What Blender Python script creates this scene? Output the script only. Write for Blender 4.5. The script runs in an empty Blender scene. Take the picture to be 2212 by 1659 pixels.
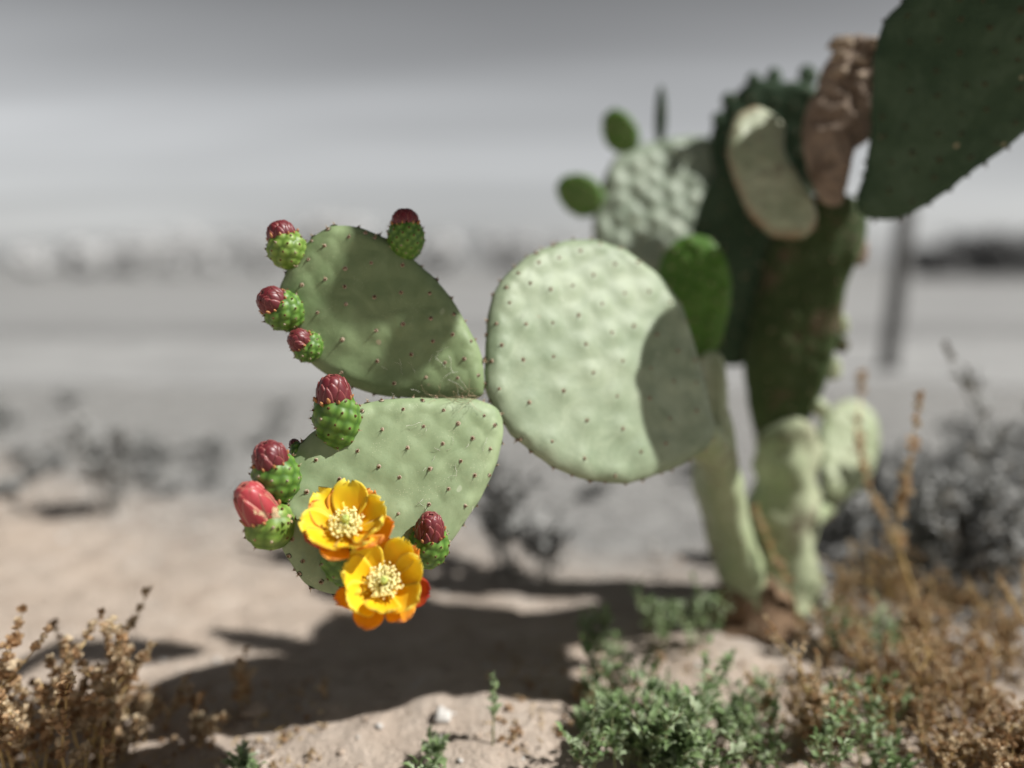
import bpy, math, random
import numpy as np
from mathutils import Vector, Matrix, Quaternion, noise as mnoise
from mathutils.bvhtree import BVHTree

scene = bpy.context.scene
COL = scene.collection
RNG = random.Random(7)
PI = math.pi

# ------------------------------------------------------------------ camera
CAM_H = 0.66
PITCH = math.radians(8.8)
HFOV = math.radians(67.0)
IW, IH = 2212.0, 1659.0
FPX = IW / 2 / math.tan(HFOV / 2)
CAMP = Vector((0, 0, CAM_H))
FWD = Vector((0, math.cos(PITCH), -math.sin(PITCH)))
UPV = Vector((0, math.sin(PITCH), math.cos(PITCH)))
cam = bpy.data.cameras.new('camera')
camo = bpy.data.objects.new('camera', cam)
COL.objects.link(camo)
camo.location = CAMP
camo.rotation_euler = (PI / 2 - PITCH, 0, 0)
cam.sensor_width = 36.0
cam.lens = 18.0 / math.tan(HFOV / 2)
cam.clip_start, cam.clip_end = 0.02, 9000
cam.dof.use_dof = True
cam.dof.focus_distance = 0.872
cam.dof.aperture_fstop = 0.72
scene.camera = camo

# ------------------------------------------------------------------ light
SUN = Vector((0.66, -0.12, 0.75)).normalized()
SUN_EL = math.asin(SUN.z)
SUN_AZ = math.atan2(SUN.x, SUN.y)
world = bpy.data.worlds.new('World')
scene.world = world
world.use_nodes = True
wt = world.node_tree
wt.nodes.clear()
N = wt.nodes.new
w_out = N('ShaderNodeOutputWorld'); w_bg = N('ShaderNodeBackground')
w_sky = N('ShaderNodeTexSky'); w_sky.sky_type = 'NISHITA'; w_sky.sun_disc = False
w_sky.sun_elevation = SUN_EL; w_sky.sun_rotation = SUN_AZ
w_sky.air_density = 1.0; w_sky.dust_density = 1.2; w_sky.ozone_density = 1.0
w_hs = N('ShaderNodeHueSaturation'); w_hs.inputs['Saturation'].default_value = 0.10
w_tc = N('ShaderNodeTexCoord'); w_sep = N('ShaderNodeSeparateXYZ')
w_add = N('ShaderNodeMath'); w_add.operation = 'ADD'; w_add.inputs[1].default_value = 0.10
w_abs = N('ShaderNodeMath'); w_abs.operation = 'ABSOLUTE'
w_dx = N('ShaderNodeMath'); w_dx.operation = 'DIVIDE'
w_dy = N('ShaderNodeMath'); w_dy.operation = 'DIVIDE'
w_cmb = N('ShaderNodeCombineXYZ')
w_nz = N('ShaderNodeTexNoise'); w_nz.inputs['Scale'].default_value = 0.55
w_nz.inputs['Detail'].default_value = 3.0; w_nz.inputs['Roughness'].default_value = 0.55
w_map = N('ShaderNodeMapping'); w_map.inputs['Scale'].default_value = (0.35, 1.6, 1.0)
w_map.inputs['Location'].default_value = (3.1, 0.35, 0.0)
w_rmp = N('ShaderNodeMapRange'); w_rmp.inputs['From Min'].default_value = 0.3; w_rmp.inputs['From Max'].default_value = 0.7
w_rmp.inputs['To Min'].default_value = 0.74; w_rmp.inputs['To Max'].default_value = 1.18
w_mul = N('ShaderNodeMix'); w_mul.data_type = 'RGBA'; w_mul.blend_type = 'MULTIPLY'; w_mul.inputs['Factor'].default_value = 1.0
L = wt.links.new
L(w_tc.outputs['Generated'], w_sep.inputs[0])
L(w_sep.outputs['Z'], w_abs.inputs[0]); L(w_abs.outputs[0], w_add.inputs[0])
L(w_sep.outputs['X'], w_dx.inputs[0]); L(w_add.outputs[0], w_dx.inputs[1])
L(w_sep.outputs['Y'], w_dy.inputs[0]); L(w_add.outputs[0], w_dy.inputs[1])
L(w_dx.outputs[0], w_cmb.inputs[0]); L(w_dy.outputs[0], w_cmb.inputs[1])
L(w_cmb.outputs[0], w_map.inputs[0]); L(w_map.outputs[0], w_nz.inputs['Vector'])
L(w_nz.outputs[0], w_rmp.inputs['Value'])
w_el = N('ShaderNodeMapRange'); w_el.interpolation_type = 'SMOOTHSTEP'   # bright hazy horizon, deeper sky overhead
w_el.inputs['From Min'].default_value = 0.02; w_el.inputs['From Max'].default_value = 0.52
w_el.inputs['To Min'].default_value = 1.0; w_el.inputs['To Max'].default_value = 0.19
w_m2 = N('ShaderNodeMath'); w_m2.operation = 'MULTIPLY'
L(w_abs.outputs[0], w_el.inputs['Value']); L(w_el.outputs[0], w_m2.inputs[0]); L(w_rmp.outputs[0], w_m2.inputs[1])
L(w_sky.outputs[0], w_hs.inputs['Color'])
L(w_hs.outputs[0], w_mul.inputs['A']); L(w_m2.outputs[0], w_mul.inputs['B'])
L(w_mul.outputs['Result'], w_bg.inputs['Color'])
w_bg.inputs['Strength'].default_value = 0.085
L(w_bg.outputs[0], w_out.inputs[0])

sl = bpy.data.lights.new('sun', 'SUN')
sl.energy = 5.0; sl.angle = math.radians(0.5); sl.color = (1.0, 0.975, 0.93)
so = bpy.data.objects.new('sun', sl); COL.objects.link(so)
so.rotation_euler = (-SUN).to_track_quat('-Z', 'Y').to_euler()
so.location = (4, 0, 6)

vs = scene.view_settings
vs.view_transform = 'Standard'; vs.look = 'None'; vs.gamma = 1.0; vs.exposure = 0.42; vs.use_curve_mapping = False
scene.cycles.use_denoising = True
scene.cycles.max_bounces = 8
scene.cycles.sample_clamp_indirect = 6.0

# ------------------------------------------------------------------ pixel helpers (design-time placement)
def ray(px, py):
    return FWD + Vector((1, 0, 0)) * ((px - IW / 2) / FPX) - UPV * ((py - IH / 2) / FPX)
def pt(px, py, d):
    return CAMP + ray(px, py) * d
def gpt(px, py, z=0.0):
    r = ray(px, py)
    return CAMP + r * ((z - CAM_H) / r.z)

# ------------------------------------------------------------------ object helpers
ORG = {}
def world_origin(o):
    return ORG.get(o.name, Vector((0, 0, 0)))
def props(o, label=None, cat=None, group=None, kind=None):
    if label: o['label'] = label
    if cat: o['category'] = cat
    if group: o['group'] = group
    if kind: o['kind'] = kind
    return o
def empty(name, loc, parent=None):
    o = bpy.data.objects.new(name, None)
    o.empty_display_size = 0.02
    COL.objects.link(o)
    loc = Vector(loc)
    if parent is not None:
        o.parent = parent; o.location = loc - world_origin(parent)
    else:
        o.location = loc
    ORG[o.name] = loc
    return o
def mk(name, verts, faces, mats, parent=None, smooth=True, fmat=None, attrs=None, origin=None):
    V = np.asarray(verts, dtype=np.float64).reshape(-1, 3)
    if origin is None:
        origin = (V.min(0) + V.max(0)) / 2
    origin = Vector(origin)
    me = bpy.data.meshes.new(name)
    me.from_pydata((V - np.array(origin)).tolist(), [], [tuple(int(i) for i in f) for f in faces])
    if not isinstance(mats, (list, tuple)): mats = [mats]
    for m in mats: me.materials.append(m)
    if smooth:
        me.polygons.foreach_set('use_smooth', np.ones(len(me.polygons), dtype=bool))
    if fmat is not None:
        me.polygons.foreach_set('material_index', np.asarray(fmat, dtype=np.int32))
    if attrs:
        for an, av in attrs.items():
            a = me.attributes.new(an, 'FLOAT', 'POINT')
            a.data.foreach_set('value', np.asarray(av, dtype=np.float32))
    me.update()
    o = bpy.data.objects.new(name, me)
    COL.objects.link(o)
    if parent is not None:
        o.parent = parent; o.location = origin - world_origin(parent)
    else:
        o.location = origin
    ORG[o.name] = origin
    return o
def put(name, mesh, parent, mat4):
    """a copy sharing mesh data, placed by a world matrix under a translation-only parent"""
    o = bpy.data.objects.new(name, mesh)
    COL.objects.link(o)
    m = mat4.copy()
    if parent is not None:
        o.parent = parent
        m.translation = m.translation - world_origin(parent)
    o.matrix_local = m
    return o
class MB:
    def __init__(s): s.v = []; s.f = []; s.m = []; s.n = 0
    def add(s, verts, faces, m=0):
        V = np.asarray(verts, dtype=np.float64).reshape(-1, 3)
        s.v.append(V)
        n = s.n
        for f in faces: s.f.append(tuple(i + n for i in f))
        s.m += [m] * len(faces)
        s.n += len(V)
    def build(s, name, mats, parent=None, smooth=True, origin=None):
        return mk(name, np.concatenate(s.v), s.f, mats, parent, smooth, s.m, None, origin)
def frame(a, hint=Vector((0, 0, 1))):
    a = Vector(a).normalized()
    if abs(a.dot(hint)) > 0.95: hint = Vector((1, 0, 0))
    x = hint.cross(a).normalized(); y = a.cross(x)
    return x, y, a
def basis(a, p=(0, 0, 0), s=1.0, spin=0.0):
    x, y, z = frame(a)
    c, n = math.cos(spin), math.sin(spin)
    X = x * c + y * n; Y = y * c - x * n
    m = Matrix(((X.x, Y.x, z.x, 0), (X.y, Y.y, z.y, 0), (X.z, Y.z, z.z, 0), (0, 0, 0, 1)))
    m = m @ Matrix.Scale(s, 4)
    m.translation = Vector(p)
    return m
def tube(path, radii, k=6, cap=True):
    P = [Vector(p) for p in path]
    vs_, fs = [], []
    prev = None
    for i, p in enumerate(P):
        t = (P[min(i + 1, len(P) - 1)] - P[max(i - 1, 0)]).normalized()
        if prev is None: x, y, _ = frame(t)
        else:
            x = (prev - t * prev.dot(t)).normalized(); y = t.cross(x)
        prev = x
        r = radii[i] if hasattr(radii, '__len__') else radii
        rx, ry = r if hasattr(r, '__len__') else (r, r)
        for j in range(k):
            a = 2 * PI * j / k
            vs_.append(p + x * (rx * math.cos(a)) + y * (ry * math.sin(a)))
    for i in range(len(P) - 1):
        for j in range(k):
            a, b = i * k + j, i * k + (j + 1) % k
            fs.append((a, b, b + k, a + k))
    if cap:
        fs.append(tuple(range(k - 1, -1, -1)))
        n = (len(P) - 1) * k
        fs.append(tuple(range(n, n + k)))
    return [tuple(v) for v in vs_], fs

# numpy lattice noise
_TAB = {}
def vnoise(x, y, seed=0):
    if seed not in _TAB: _TAB[seed] = np.random.RandomState(seed).rand(256, 256)
    T = _TAB[seed]
    xi, yi = np.floor(x).astype(int), np.floor(y).astype(int)
    fx, fy = x - xi, y - yi
    fx = fx * fx * (3 - 2 * fx); fy = fy * fy * (3 - 2 * fy)
    g = lambda a, b: T[a % 256, b % 256]
    return (g(xi, yi) * (1 - fx) + g(xi + 1, yi) * fx) * (1 - fy) + (g(xi, yi + 1) * (1 - fx) + g(xi + 1, yi + 1) * fx) * fy
def fbm(x, y, o=4, seed=0):
    s = 0; a = 0.5
    for i in range(o):
        s = s + a * (vnoise(x * 2 ** i + 17 * i, y * 2 ** i + 5 * i, seed + i) - 0.5); a *= 0.5
    return s

# ------------------------------------------------------------------ materials
class Mat:
    def __init__(s, name, rough=0.6, spec=0.4):
        s.m = bpy.data.materials.new(name); s.m.use_nodes = True
        s.t = s.m.node_tree; s.b = s.t.nodes['Principled BSDF']
        s.b.inputs['Roughness'].default_value = rough
        s.b.inputs['Specular IOR Level'].default_value = spec
        s.tc = s.t.nodes.new('ShaderNodeTexCoord')
    def n(s, t): return s.t.nodes.new(t)
    def l(s, a, b): s.t.links.new(a, b)
    def noise(s, scale, detail=4, rough=0.55, coord='Object', stretch=None, dist=0.0):
        x = s.n('ShaderNodeTexNoise'); x.inputs['Scale'].default_value = scale
        x.inputs['Detail'].default_value = detail; x.inputs['Roughness'].default_value = rough
        x.inputs['Distortion'].default_value = dist
        src = s.tc.outputs[coord] if coord != 'World' else s.geo()
        if stretch:
            mp = s.n('ShaderNodeMapping'); mp.inputs['Scale'].default_value = stretch
            s.l(src, mp.inputs[0]); src = mp.outputs[0]
        s.l(src, x.inputs['Vector'])
        return x.outputs[0]
    def geo(s):
        g = s.n('ShaderNodeNewGeometry'); return g.outputs['Position']
    def ramp(s, fac, stops):
        r = s.n('ShaderNodeValToRGB'); e = r.color_ramp.elements
        while len(e) < len(stops): e.new(0.5)
        for i, (p, c) in enumerate(stops):
            e[i].position = p; e[i].color = (*c, 1) if len(c) == 3 else c
        s.l(fac, r.inputs[0]); return r.outputs[0]
    def mix(s, f, a, b, mode='MIX'):
        x = s.n('ShaderNodeMix'); x.data_type = 'RGBA'; x.blend_type = mode
        for inp, v in (('Factor', f), ('A', a), ('B', b)):
            if isinstance(v, (int, float)): x.inputs[inp].default_value = v
            elif isinstance(v, tuple): x.inputs[inp].default_value = (*v, 1)
            else: s.l(v, x.inputs[inp])
        return x.outputs['Result']
    def rng(s, v, a, b, c=0.0, d=1.0):
        x = s.n('ShaderNodeMapRange')
        for i, q in zip(('From Min', 'From Max', 'To Min', 'To Max'), (a, b, c, d)): x.inputs[i].default_value = q
        s.l(v, x.inputs['Value']); return x.outputs[0]
    def attr(s, name):
        a = s.n('ShaderNodeAttribute'); a.attribute_name = name; return a.outputs['Fac']
    def objrand(s):
        return s.n('ShaderNodeObjectInfo').outputs['Random']
    def color(s, c):
        if isinstance(c, tuple): s.b.inputs['Base Color'].default_value = (*c, 1)
        else: s.l(c, s.b.inputs['Base Color'])
        return s
    def bump(s, h, strength=0.3, dist=0.002):
        b = s.n('ShaderNodeBump'); b.inputs['Strength'].default_value = strength; b.inputs['Distance'].default_value = dist
        s.l(h, b.inputs['Height']); s.l(b.outputs[0], s.b.inputs['Normal']); return s
    def translucent(s, col, fac):
        tr = s.n('ShaderNodeBsdfTranslucent')
        if isinstance(col, tuple): tr.inputs[0].default_value = (*col, 1)
        else: s.l(col, tr.inputs[0])
        mx = s.n('ShaderNodeMixShader'); mx.inputs[0].default_value = fac
        out = s.t.nodes['Material Output']
        s.l(s.b.outputs[0], mx.inputs[1]); s.l(tr.outputs[0], mx.inputs[2]); s.l(mx.outputs[0], out.inputs[0])
        return s

def pad_mat(name, dark, light, speck=0.5, rough=0.56, brown=0.0, rim=None, spec=0.45):
    m = Mat(name, rough, spec)
    n1 = m.noise(9, 4, 0.6); n2 = m.noise(60, 3, 0.6)
    c = m.ramp(n1, [(0.32, dark), (0.68, light)])
    c = m.mix(m.rng(n2, 0.35, 0.7, 0, 0.28), c, tuple(min(1, v * 1.25) for v in light))
    c = m.mix(m.rng(m.noise(16, 5, 0.62, dist=0.8), 0.48, 0.66, 0, 0.5), c, tuple(min(1, v * 1.28 + 0.02) for v in light))
    c = m.mix(m.rng(m.noise(26, 4, 0.6), 0.55, 0.75, 0, 0.35), c, tuple(v * 0.8 for v in dark))
    # fine pale wax specks and dark pores
    v = m.n('ShaderNodeTexVoronoi'); v.inputs['Scale'].default_value = 420; m.l(m.tc.outputs['Object'], v.inputs['Vector'])
    sp = m.rng(v.outputs['Distance'], 0.10, 0.22, 1, 0)
    gate = m.rng(m.noise(35, 2), 0.52, 0.62, 0, speck)
    mul = m.n('ShaderNodeMath'); mul.operation = 'MULTIPLY'; m.l(sp, mul.inputs[0]); m.l(gate, mul.inputs[1])
    c = m.mix(mul.outputs[0], c, (0.55, 0.58, 0.40))
    v2 = m.n('ShaderNodeTexVoronoi'); v2.inputs['Scale'].default_value = 260; m.l(m.tc.outputs['Object'], v2.inputs['Vector'])
    c = m.mix(m.rng(v2.outputs['Distance'], 0.05, 0.16, 0.35, 0), c, tuple(v_ * 0.35 for v_ in dark))
    # thin pale scratches
    sc = m.noise(22, 2, 0.5, stretch=(1.0, 0.06, 1.0), dist=0.6)
    c = m.mix(m.rng(sc, 0.76, 0.775, 0, 0.35 * speck), c, (0.62, 0.64, 0.52))
    v3 = m.n('ShaderNodeTexVoronoi'); v3.inputs['Scale'].default_value = 34; v3.inputs['Randomness'].default_value = 1.0
    wn = m.noise(90, 3, 0.6); vm = m.n('ShaderNodeMath'); vm.operation = 'MULTIPLY_ADD'; vm.inputs[1].default_value = 0.22
    m.l(m.tc.outputs['Object'], v3.inputs['Vector']); m.l(wn, vm.inputs[0]); m.l(v3.outputs['Distance'], vm.inputs[2])
    sep = m.n('ShaderNodeSeparateColor'); m.l(v3.outputs['Color'], sep.inputs[0])
    g2 = m.n('ShaderNodeMath'); g2.operation = 'MULTIPLY'; m.l(m.rng(vm.outputs[0], 0.19, 0.24, 0.75, 0), g2.inputs[0]); m.l(m.rng(sep.outputs[0], 0.80, 0.86), g2.inputs[1])
    c = m.mix(g2.outputs[0], c, (0.36, 0.30, 0.20))
    if brown > 0:
        bn = m.noise(14, 5, 0.7)
        c = m.mix(m.rng(bn, 0.62 - 0.3 * brown, 0.72 - 0.22 * brown, 0, 0.9), c, (0.115, 0.080, 0.055))
    if rim:
        rb = m.n('ShaderNodeMath'); rb.operation = 'MULTIPLY'; m.l(m.attr('rim'), rb.inputs[0]); m.l(m.rng(m.noise(18, 4, 0.7), 0.38, 0.6), rb.inputs[1])
        c = m.mix(rb.outputs[0], c, rim)
    m.color(c)
    m.bump(m.noise(180, 4, 0.65), 0.22, 0.0012)
    return m.m
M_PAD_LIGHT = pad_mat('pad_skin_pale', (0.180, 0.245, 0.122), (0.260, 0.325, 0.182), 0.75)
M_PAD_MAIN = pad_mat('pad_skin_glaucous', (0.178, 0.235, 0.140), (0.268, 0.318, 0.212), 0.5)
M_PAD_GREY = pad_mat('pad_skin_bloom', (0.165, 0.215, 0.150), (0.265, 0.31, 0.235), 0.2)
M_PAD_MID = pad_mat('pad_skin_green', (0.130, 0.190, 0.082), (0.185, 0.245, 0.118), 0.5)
M_PAD_DARK = pad_mat('pad_skin_shaded', (0.024, 0.047, 0.026), (0.046, 0.076, 0.044), 0.1, rough=0.7, spec=0.12)  # shade of the rear pads painted in as darker skin
M_PAD_TRUNK = pad_mat('pad_skin_trunk_shaded', (0.030, 0.050, 0.018), (0.055, 0.078, 0.030), 0.1, brown=0.3, rough=0.7, spec=0.12)  # trunk shade painted into the dark green; brown patches are real
M_PAD_BROWN = pad_mat('pad_skin_browned', (0.19, 0.235, 0.14), (0.36, 0.39, 0.27), 0.2, brown=0.2, rim=(0.22, 0.11, 0.055))
M_PAD_YOUNG = pad_mat('pad_skin_young', (0.045, 0.125, 0.008), (0.07, 0.17, 0.014), 0.1)
M_PAD_STEM = pad_mat('stem_skin', (0.24, 0.30, 0.155), (0.34, 0.38, 0.24), 0.2, brown=0.15)
M_PAD_STEM_ROUGH = pad_mat('stem_skin_rough', (0.22, 0.27, 0.15), (0.36, 0.38, 0.26), 0.2, brown=0.32, rough=0.75, spec=0.2)
def simple(name, c1, c2, scale, rough=0.8, bump=0.4, bd=0.002, detail=5, spec=0.3, coord='Object'):
    m = Mat(name, rough, spec)
    n = m.noise(scale, detail, 0.6, coord)
    m.color(m.ramp(n, [(0.3, c1), (0.7, c2)]))
    if bump: m.bump(m.noise(scale * 4, 5, 0.65, coord), bump, bd)
    return m.m
M_CORK = simple('corky_bark', (0.13, 0.095, 0.070), (0.34, 0.265, 0.205), 24, 0.95, 0.9, 0.006)
M_CORK_TOP = simple('crumbled_bark', (0.20, 0.145, 0.10), (0.52, 0.42, 0.32), 60, 0.95, 0.9, 0.005)
M_WOOD_BASE = simple('woody_base', (0.10, 0.06, 0.035), (0.24, 0.16, 0.10), 40, 0.95, 0.8, 0.004)
M_FELT = simple('areole_felt', (0.20, 0.145, 0.10), (0.46, 0.38, 0.29), 500, 0.95, 0.5, 0.0004)
M_TUFT = simple('areole_tuft', (0.045, 0.020, 0.010), (0.17, 0.085, 0.035), 600, 0.9, 0.5, 0.0004)
M_SPINE = simple('spine', (0.34, 0.25, 0.15), (0.50, 0.40, 0.27), 300, 0.6, 0)
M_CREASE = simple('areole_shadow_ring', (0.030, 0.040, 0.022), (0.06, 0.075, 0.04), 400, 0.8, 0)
M_WEB = simple('pale_hair', (0.6, 0.58, 0.5), (0.75, 0.73, 0.66), 200, 0.6, 0)
M_HAIR = simple('dry_fibre', (0.34, 0.25, 0.15), (0.5, 0.4, 0.27), 200, 0.8, 0)

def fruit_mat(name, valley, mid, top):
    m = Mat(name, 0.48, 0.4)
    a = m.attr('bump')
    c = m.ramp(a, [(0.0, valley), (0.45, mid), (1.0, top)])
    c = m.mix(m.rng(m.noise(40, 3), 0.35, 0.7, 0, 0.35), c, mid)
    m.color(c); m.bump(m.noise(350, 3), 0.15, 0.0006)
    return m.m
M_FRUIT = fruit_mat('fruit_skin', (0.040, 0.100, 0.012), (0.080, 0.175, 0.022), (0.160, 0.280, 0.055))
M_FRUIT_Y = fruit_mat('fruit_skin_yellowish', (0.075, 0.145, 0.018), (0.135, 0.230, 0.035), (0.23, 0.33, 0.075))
def scale_mat(name, core, tip, edge):
    m = Mat(name, 0.42, 0.42)
    c = m.mix(m.attr('along'), core, tip)
    c = m.mix(m.rng(m.noise(220, 4, 0.6), 0.4, 0.75, 0, 0.45), c, tuple(min(1, v * 1.7 + 0.01) for v in core))
    c = m.mix(m.attr('edge'), c, edge)
    m.color(c); m.bump(m.noise(300, 3, stretch=(1, 1, 0.2)), 0.15, 0.0006)
    m.b.inputs['Coat Weight'].default_value = 0.1; m.b.inputs['Coat Roughness'].default_value = 0.3
    return m.m
M_SCALE = scale_mat('bud_scale_red', (0.085, 0.009, 0.014), (0.145, 0.018, 0.024), (0.30, 0.10, 0.085))
M_SCALE_PINK = scale_mat('bud_scale_pink', (0.27, 0.020, 0.032), (0.38, 0.055, 0.060), (0.50, 0.24, 0.17))
M_BRACT = simple('bract_skin', (0.28, 0.11, 0.04), (0.45, 0.22, 0.09), 300, 0.5, 0.1)
M_DRYFLAKE = simple('dry_flake', (0.40, 0.27, 0.15), (0.62, 0.48, 0.30), 300, 0.9, 0.4)

def petal_mat(name, base, mid, tipc, edge):
    m = Mat(name, 0.5, 0.35)
    s = m.attr('along'); e = m.attr('edge')
    c = m.ramp(s, [(0.0, base), (0.5, mid), (1.0, tipc)])
    c = m.mix(m.rng(m.noise(60, 4, 0.6, stretch=(1, 1, 1)), 0.4, 0.75, 0, 0.35), c, mid)
    c = m.mix(e, c, edge)
    m.color(c)
    v = m.attr('vein')
    m.bump(v, 0.25, 0.0008)
    m.translucent(c, 0.45)
    m.b.inputs['Sheen Weight'].default_value = 0.1
    return m.m
M_PETAL_IN = petal_mat('petal_yellow', (0.92, 0.56, 0.008), (0.96, 0.70, 0.014), (0.97, 0.78, 0.03), (0.97, 0.84, 0.16))
M_PETAL_OUT = petal_mat('petal_orange', (0.94, 0.62, 0.010), (0.95, 0.58, 0.014), (0.95, 0.54, 0.05), (0.92, 0.40, 0.12))
M_PETAL_RED = petal_mat('petal_red_tinged', (0.82, 0.30, 0.02), (0.80, 0.24, 0.04), (0.62, 0.07, 0.05), (0.50, 0.035, 0.04))
M_FILAMENT = simple('filament', (0.82, 0.62, 0.08), (0.88, 0.72, 0.16), 200, 0.6, 0)
M_RECEPT = simple('flower_cup', (0.62, 0.36, 0.02), (0.80, 0.50, 0.03), 150, 0.5, 0.1)
M_ANTHER = simple('anther', (0.90, 0.82, 0.34), (0.95, 0.90, 0.50), 400, 0.7, 0.3, 0.0004)
M_STIGMA = simple('stigma', (0.42, 0.52, 0.11), (0.58, 0.66, 0.20), 200, 0.5, 0.2, 0.0005)

def leaf_mat(name, c1, c2, c3, tr=0.25, rough=0.6):
    m = Mat(name, rough, 0.3)
    c = m.ramp(m.noise(35, 3, 0.6), [(0.3, c1), (0.55, c2), (0.75, c3)])
    m.color(c); m.bump(m.noise(300, 3), 0.2, 0.0006); m.translucent(c, tr)
    return m.m
M_LEAF = leaf_mat('weed_leaf', (0.12, 0.20, 0.07), (0.22, 0.31, 0.14), (0.38, 0.45, 0.28))
M_LEAF_B = leaf_mat('weed_leaf_dusty', (0.19, 0.26, 0.14), (0.32, 0.39, 0.24), (0.48, 0.52, 0.38))
M_WSTEM = simple('weed_stem', (0.16, 0.19, 0.09), (0.28, 0.28, 0.14), 120, 0.7, 0.2)
M_DRY = leaf_mat('dry_capsule', (0.36, 0.215, 0.11), (0.56, 0.385, 0.225), (0.70, 0.55, 0.37), 0.35, 0.85)
M_DRY_B = leaf_mat('dry_straw', (0.50, 0.38, 0.25), (0.66, 0.54, 0.37), (0.76, 0.67, 0.51), 0.35, 0.85)
M_DSTEM = simple('dry_stem', (0.38, 0.26, 0.10), (0.58, 0.42, 0.19), 90, 0.8, 0.2)
M_GREYLEAF = leaf_mat('grey_scrub_leaf', (0.20, 0.20, 0.195), (0.33, 0.33, 0.32), (0.46, 0.46, 0.445), 0.15, 0.8)
M_GREYDARK = leaf_mat('dark_scrub_leaf', (0.20, 0.202, 0.197), (0.32, 0.322, 0.315), (0.46, 0.46, 0.45), 0.1, 0.8)
M_GREYSTEM = simple('grey_scrub_stem', (0.13, 0.13, 0.12), (0.24, 0.24, 0.22), 90, 0.8, 0.2)
M_FARBUSH = leaf_mat('far_bush_leaf_hazed', (0.58, 0.58, 0.58), (0.66, 0.66, 0.66), (0.72, 0.72, 0.72), 0.1, 0.8)  # distance haze painted in as pale leaf colour
M_FARHEDGE = leaf_mat('far_hedge_leaf', (0.13, 0.13, 0.13), (0.18, 0.18, 0.18), (0.24, 0.24, 0.24), 0.1, 0.8)
M_POST = simple('weathered_wood', (0.10, 0.10, 0.098), (0.20, 0.198, 0.19), 14, 0.9, 0.6, 0.006, coord='Object')
M_STONE = simple('pale_stone', (0.42, 0.40, 0.38), (0.62, 0.60, 0.57), 50, 0.85, 0.5, 0.002)
M_STONE_B = simple('tan_stone', (0.26, 0.20, 0.155), (0.42, 0.34, 0.275), 60, 0.9, 0.5, 0.002)

def ground_mat():
    m = Mat('sandy_ground', 0.95, 0.15)
    pos = m.geo()
    sp = m.n('ShaderNodeSeparateXYZ'); m.l(pos, sp.inputs[0])
    n1 = m.noise(1.6, 5, 0.6, 'World'); n2 = m.noise(12, 6, 0.65, 'World'); n3 = m.noise(90, 5, 0.7, 'World')
    warm = m.ramp(n2, [(0.25, (0.40, 0.32, 0.26)), (0.5, (0.50, 0.415, 0.345)), (0.75, (0.57, 0.49, 0.42))])
    grey = m.ramp(n2, [(0.25, (0.17, 0.168, 0.165)), (0.5, (0.27, 0.268, 0.262)), (0.78, (0.40, 0.397, 0.39))])
    # warm sand close to the plant, grey gravelly verge farther off
    d = m.n('ShaderNodeMath'); d.operation = 'MULTIPLY_ADD'; d.inputs[1].default_value = 0.9
    m.l(n1, d.inputs[0]); m.l(sp.outputs['Y'], d.inputs[2])
    dx = m.n('ShaderNodeMath'); dx.operation = 'MULTIPLY_ADD'; dx.inputs[1].default_value = 0.45
    m.l(sp.outputs['X'], dx.inputs[0]); m.l(d.outputs[0], dx.inputs[2])
    f = m.rng(dx.outputs[0], 1.75, 2.35)
    c = m.mix(f, warm, grey)
    c = m.mix(m.rng(n3, 0.42, 0.72, 0, 0.22), c, (0.15, 0.125, 0.10))
    v = m.n('ShaderNodeTexVoronoi'); v.inputs['Scale'].default_value = 75; m.l(pos, v.inputs['Vector'])
    gate = m.rng(m.noise(5, 3, 0.6, 'World'), 0.5, 0.65)
    sp2 = m.n('ShaderNodeMath'); sp2.operation = 'MULTIPLY'; m.l(m.rng(v.outputs['Distance'], 0.12, 0.3, 0.6, 0), sp2.inputs[0]); m.l(gate, sp2.inputs[1])
    c = m.mix(sp2.outputs[0], c, (0.50, 0.45, 0.39))
    m.color(c)
    h = m.n('ShaderNodeMath'); h.operation = 'ADD'; m.l(n3, h.inputs[0]); m.l(n2, h.inputs[1])
    m.bump(h.outputs[0], 0.8, 0.014)
    return m.m
M_GROUND = ground_mat()
M_PATH = simple('pale_gravel', (0.21, 0.21, 0.208), (0.33, 0.33, 0.327), 2.0, 0.95, 0.5, 0.01, coord='Object')
M_ROAD = simple('worn_asphalt', (0.20, 0.20, 0.20), (0.27, 0.27, 0.267), 0.5, 0.9, 0.4, 0.01, coord='Object')
M_ROADEDGE = simple('road_edge_tar', (0.16, 0.16, 0.16), (0.21, 0.21, 0.208), 1.2, 0.9, 0.4, 0.01)
M_FIELD = simple('far_field_soil', (0.17, 0.17, 0.168), (0.25, 0.25, 0.247), 0.12, 0.95, 0.3, 0.02)

# ================================================================== setting
def mound(x, y):
    h = 0.020 * fbm(x * 2.2, y * 2.2, 4, 3) + 0.020 * fbm(x * 9, y * 9, 4, 11) + 0.011 * fbm(x * 30, y * 30, 3, 21)
    # low bank of loose sand in front, dropping away to a hollow beside it
    bx, by = -0.12, 1.02
    h = h + 0.035 * np.exp(-(((x - bx) / 0.34) ** 2 + ((y - by) / 0.15) ** 2) ** 1.4)
    h = h - 0.03 * np.exp(-(((x + 0.72) / 0.30) ** 2 + ((y - 0.98) / 0.12) ** 2))
    # clods and pits on the bank
    c = np.clip(fbm(x * 26, y * 26, 3, 41), 0.03, 1) - 0.03
    h = h + 0.05 * c * np.exp(-(((x + 0.25) / 0.35) ** 2 + ((y - 1.05) / 0.25) ** 2))
    h = h + 0.035 * np.exp(-(((x - 0.52) / 0.28) ** 2 + ((y - 1.42) / 0.22) ** 2))
    fade = np.clip((4.0 - y) / 0.8, 0, 1) * np.clip((4.5 - np.abs(x)) / 1.5, 0, 1) * np.clip((y + 1.5) / 1.0, 0, 1)
    return h * fade
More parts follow.
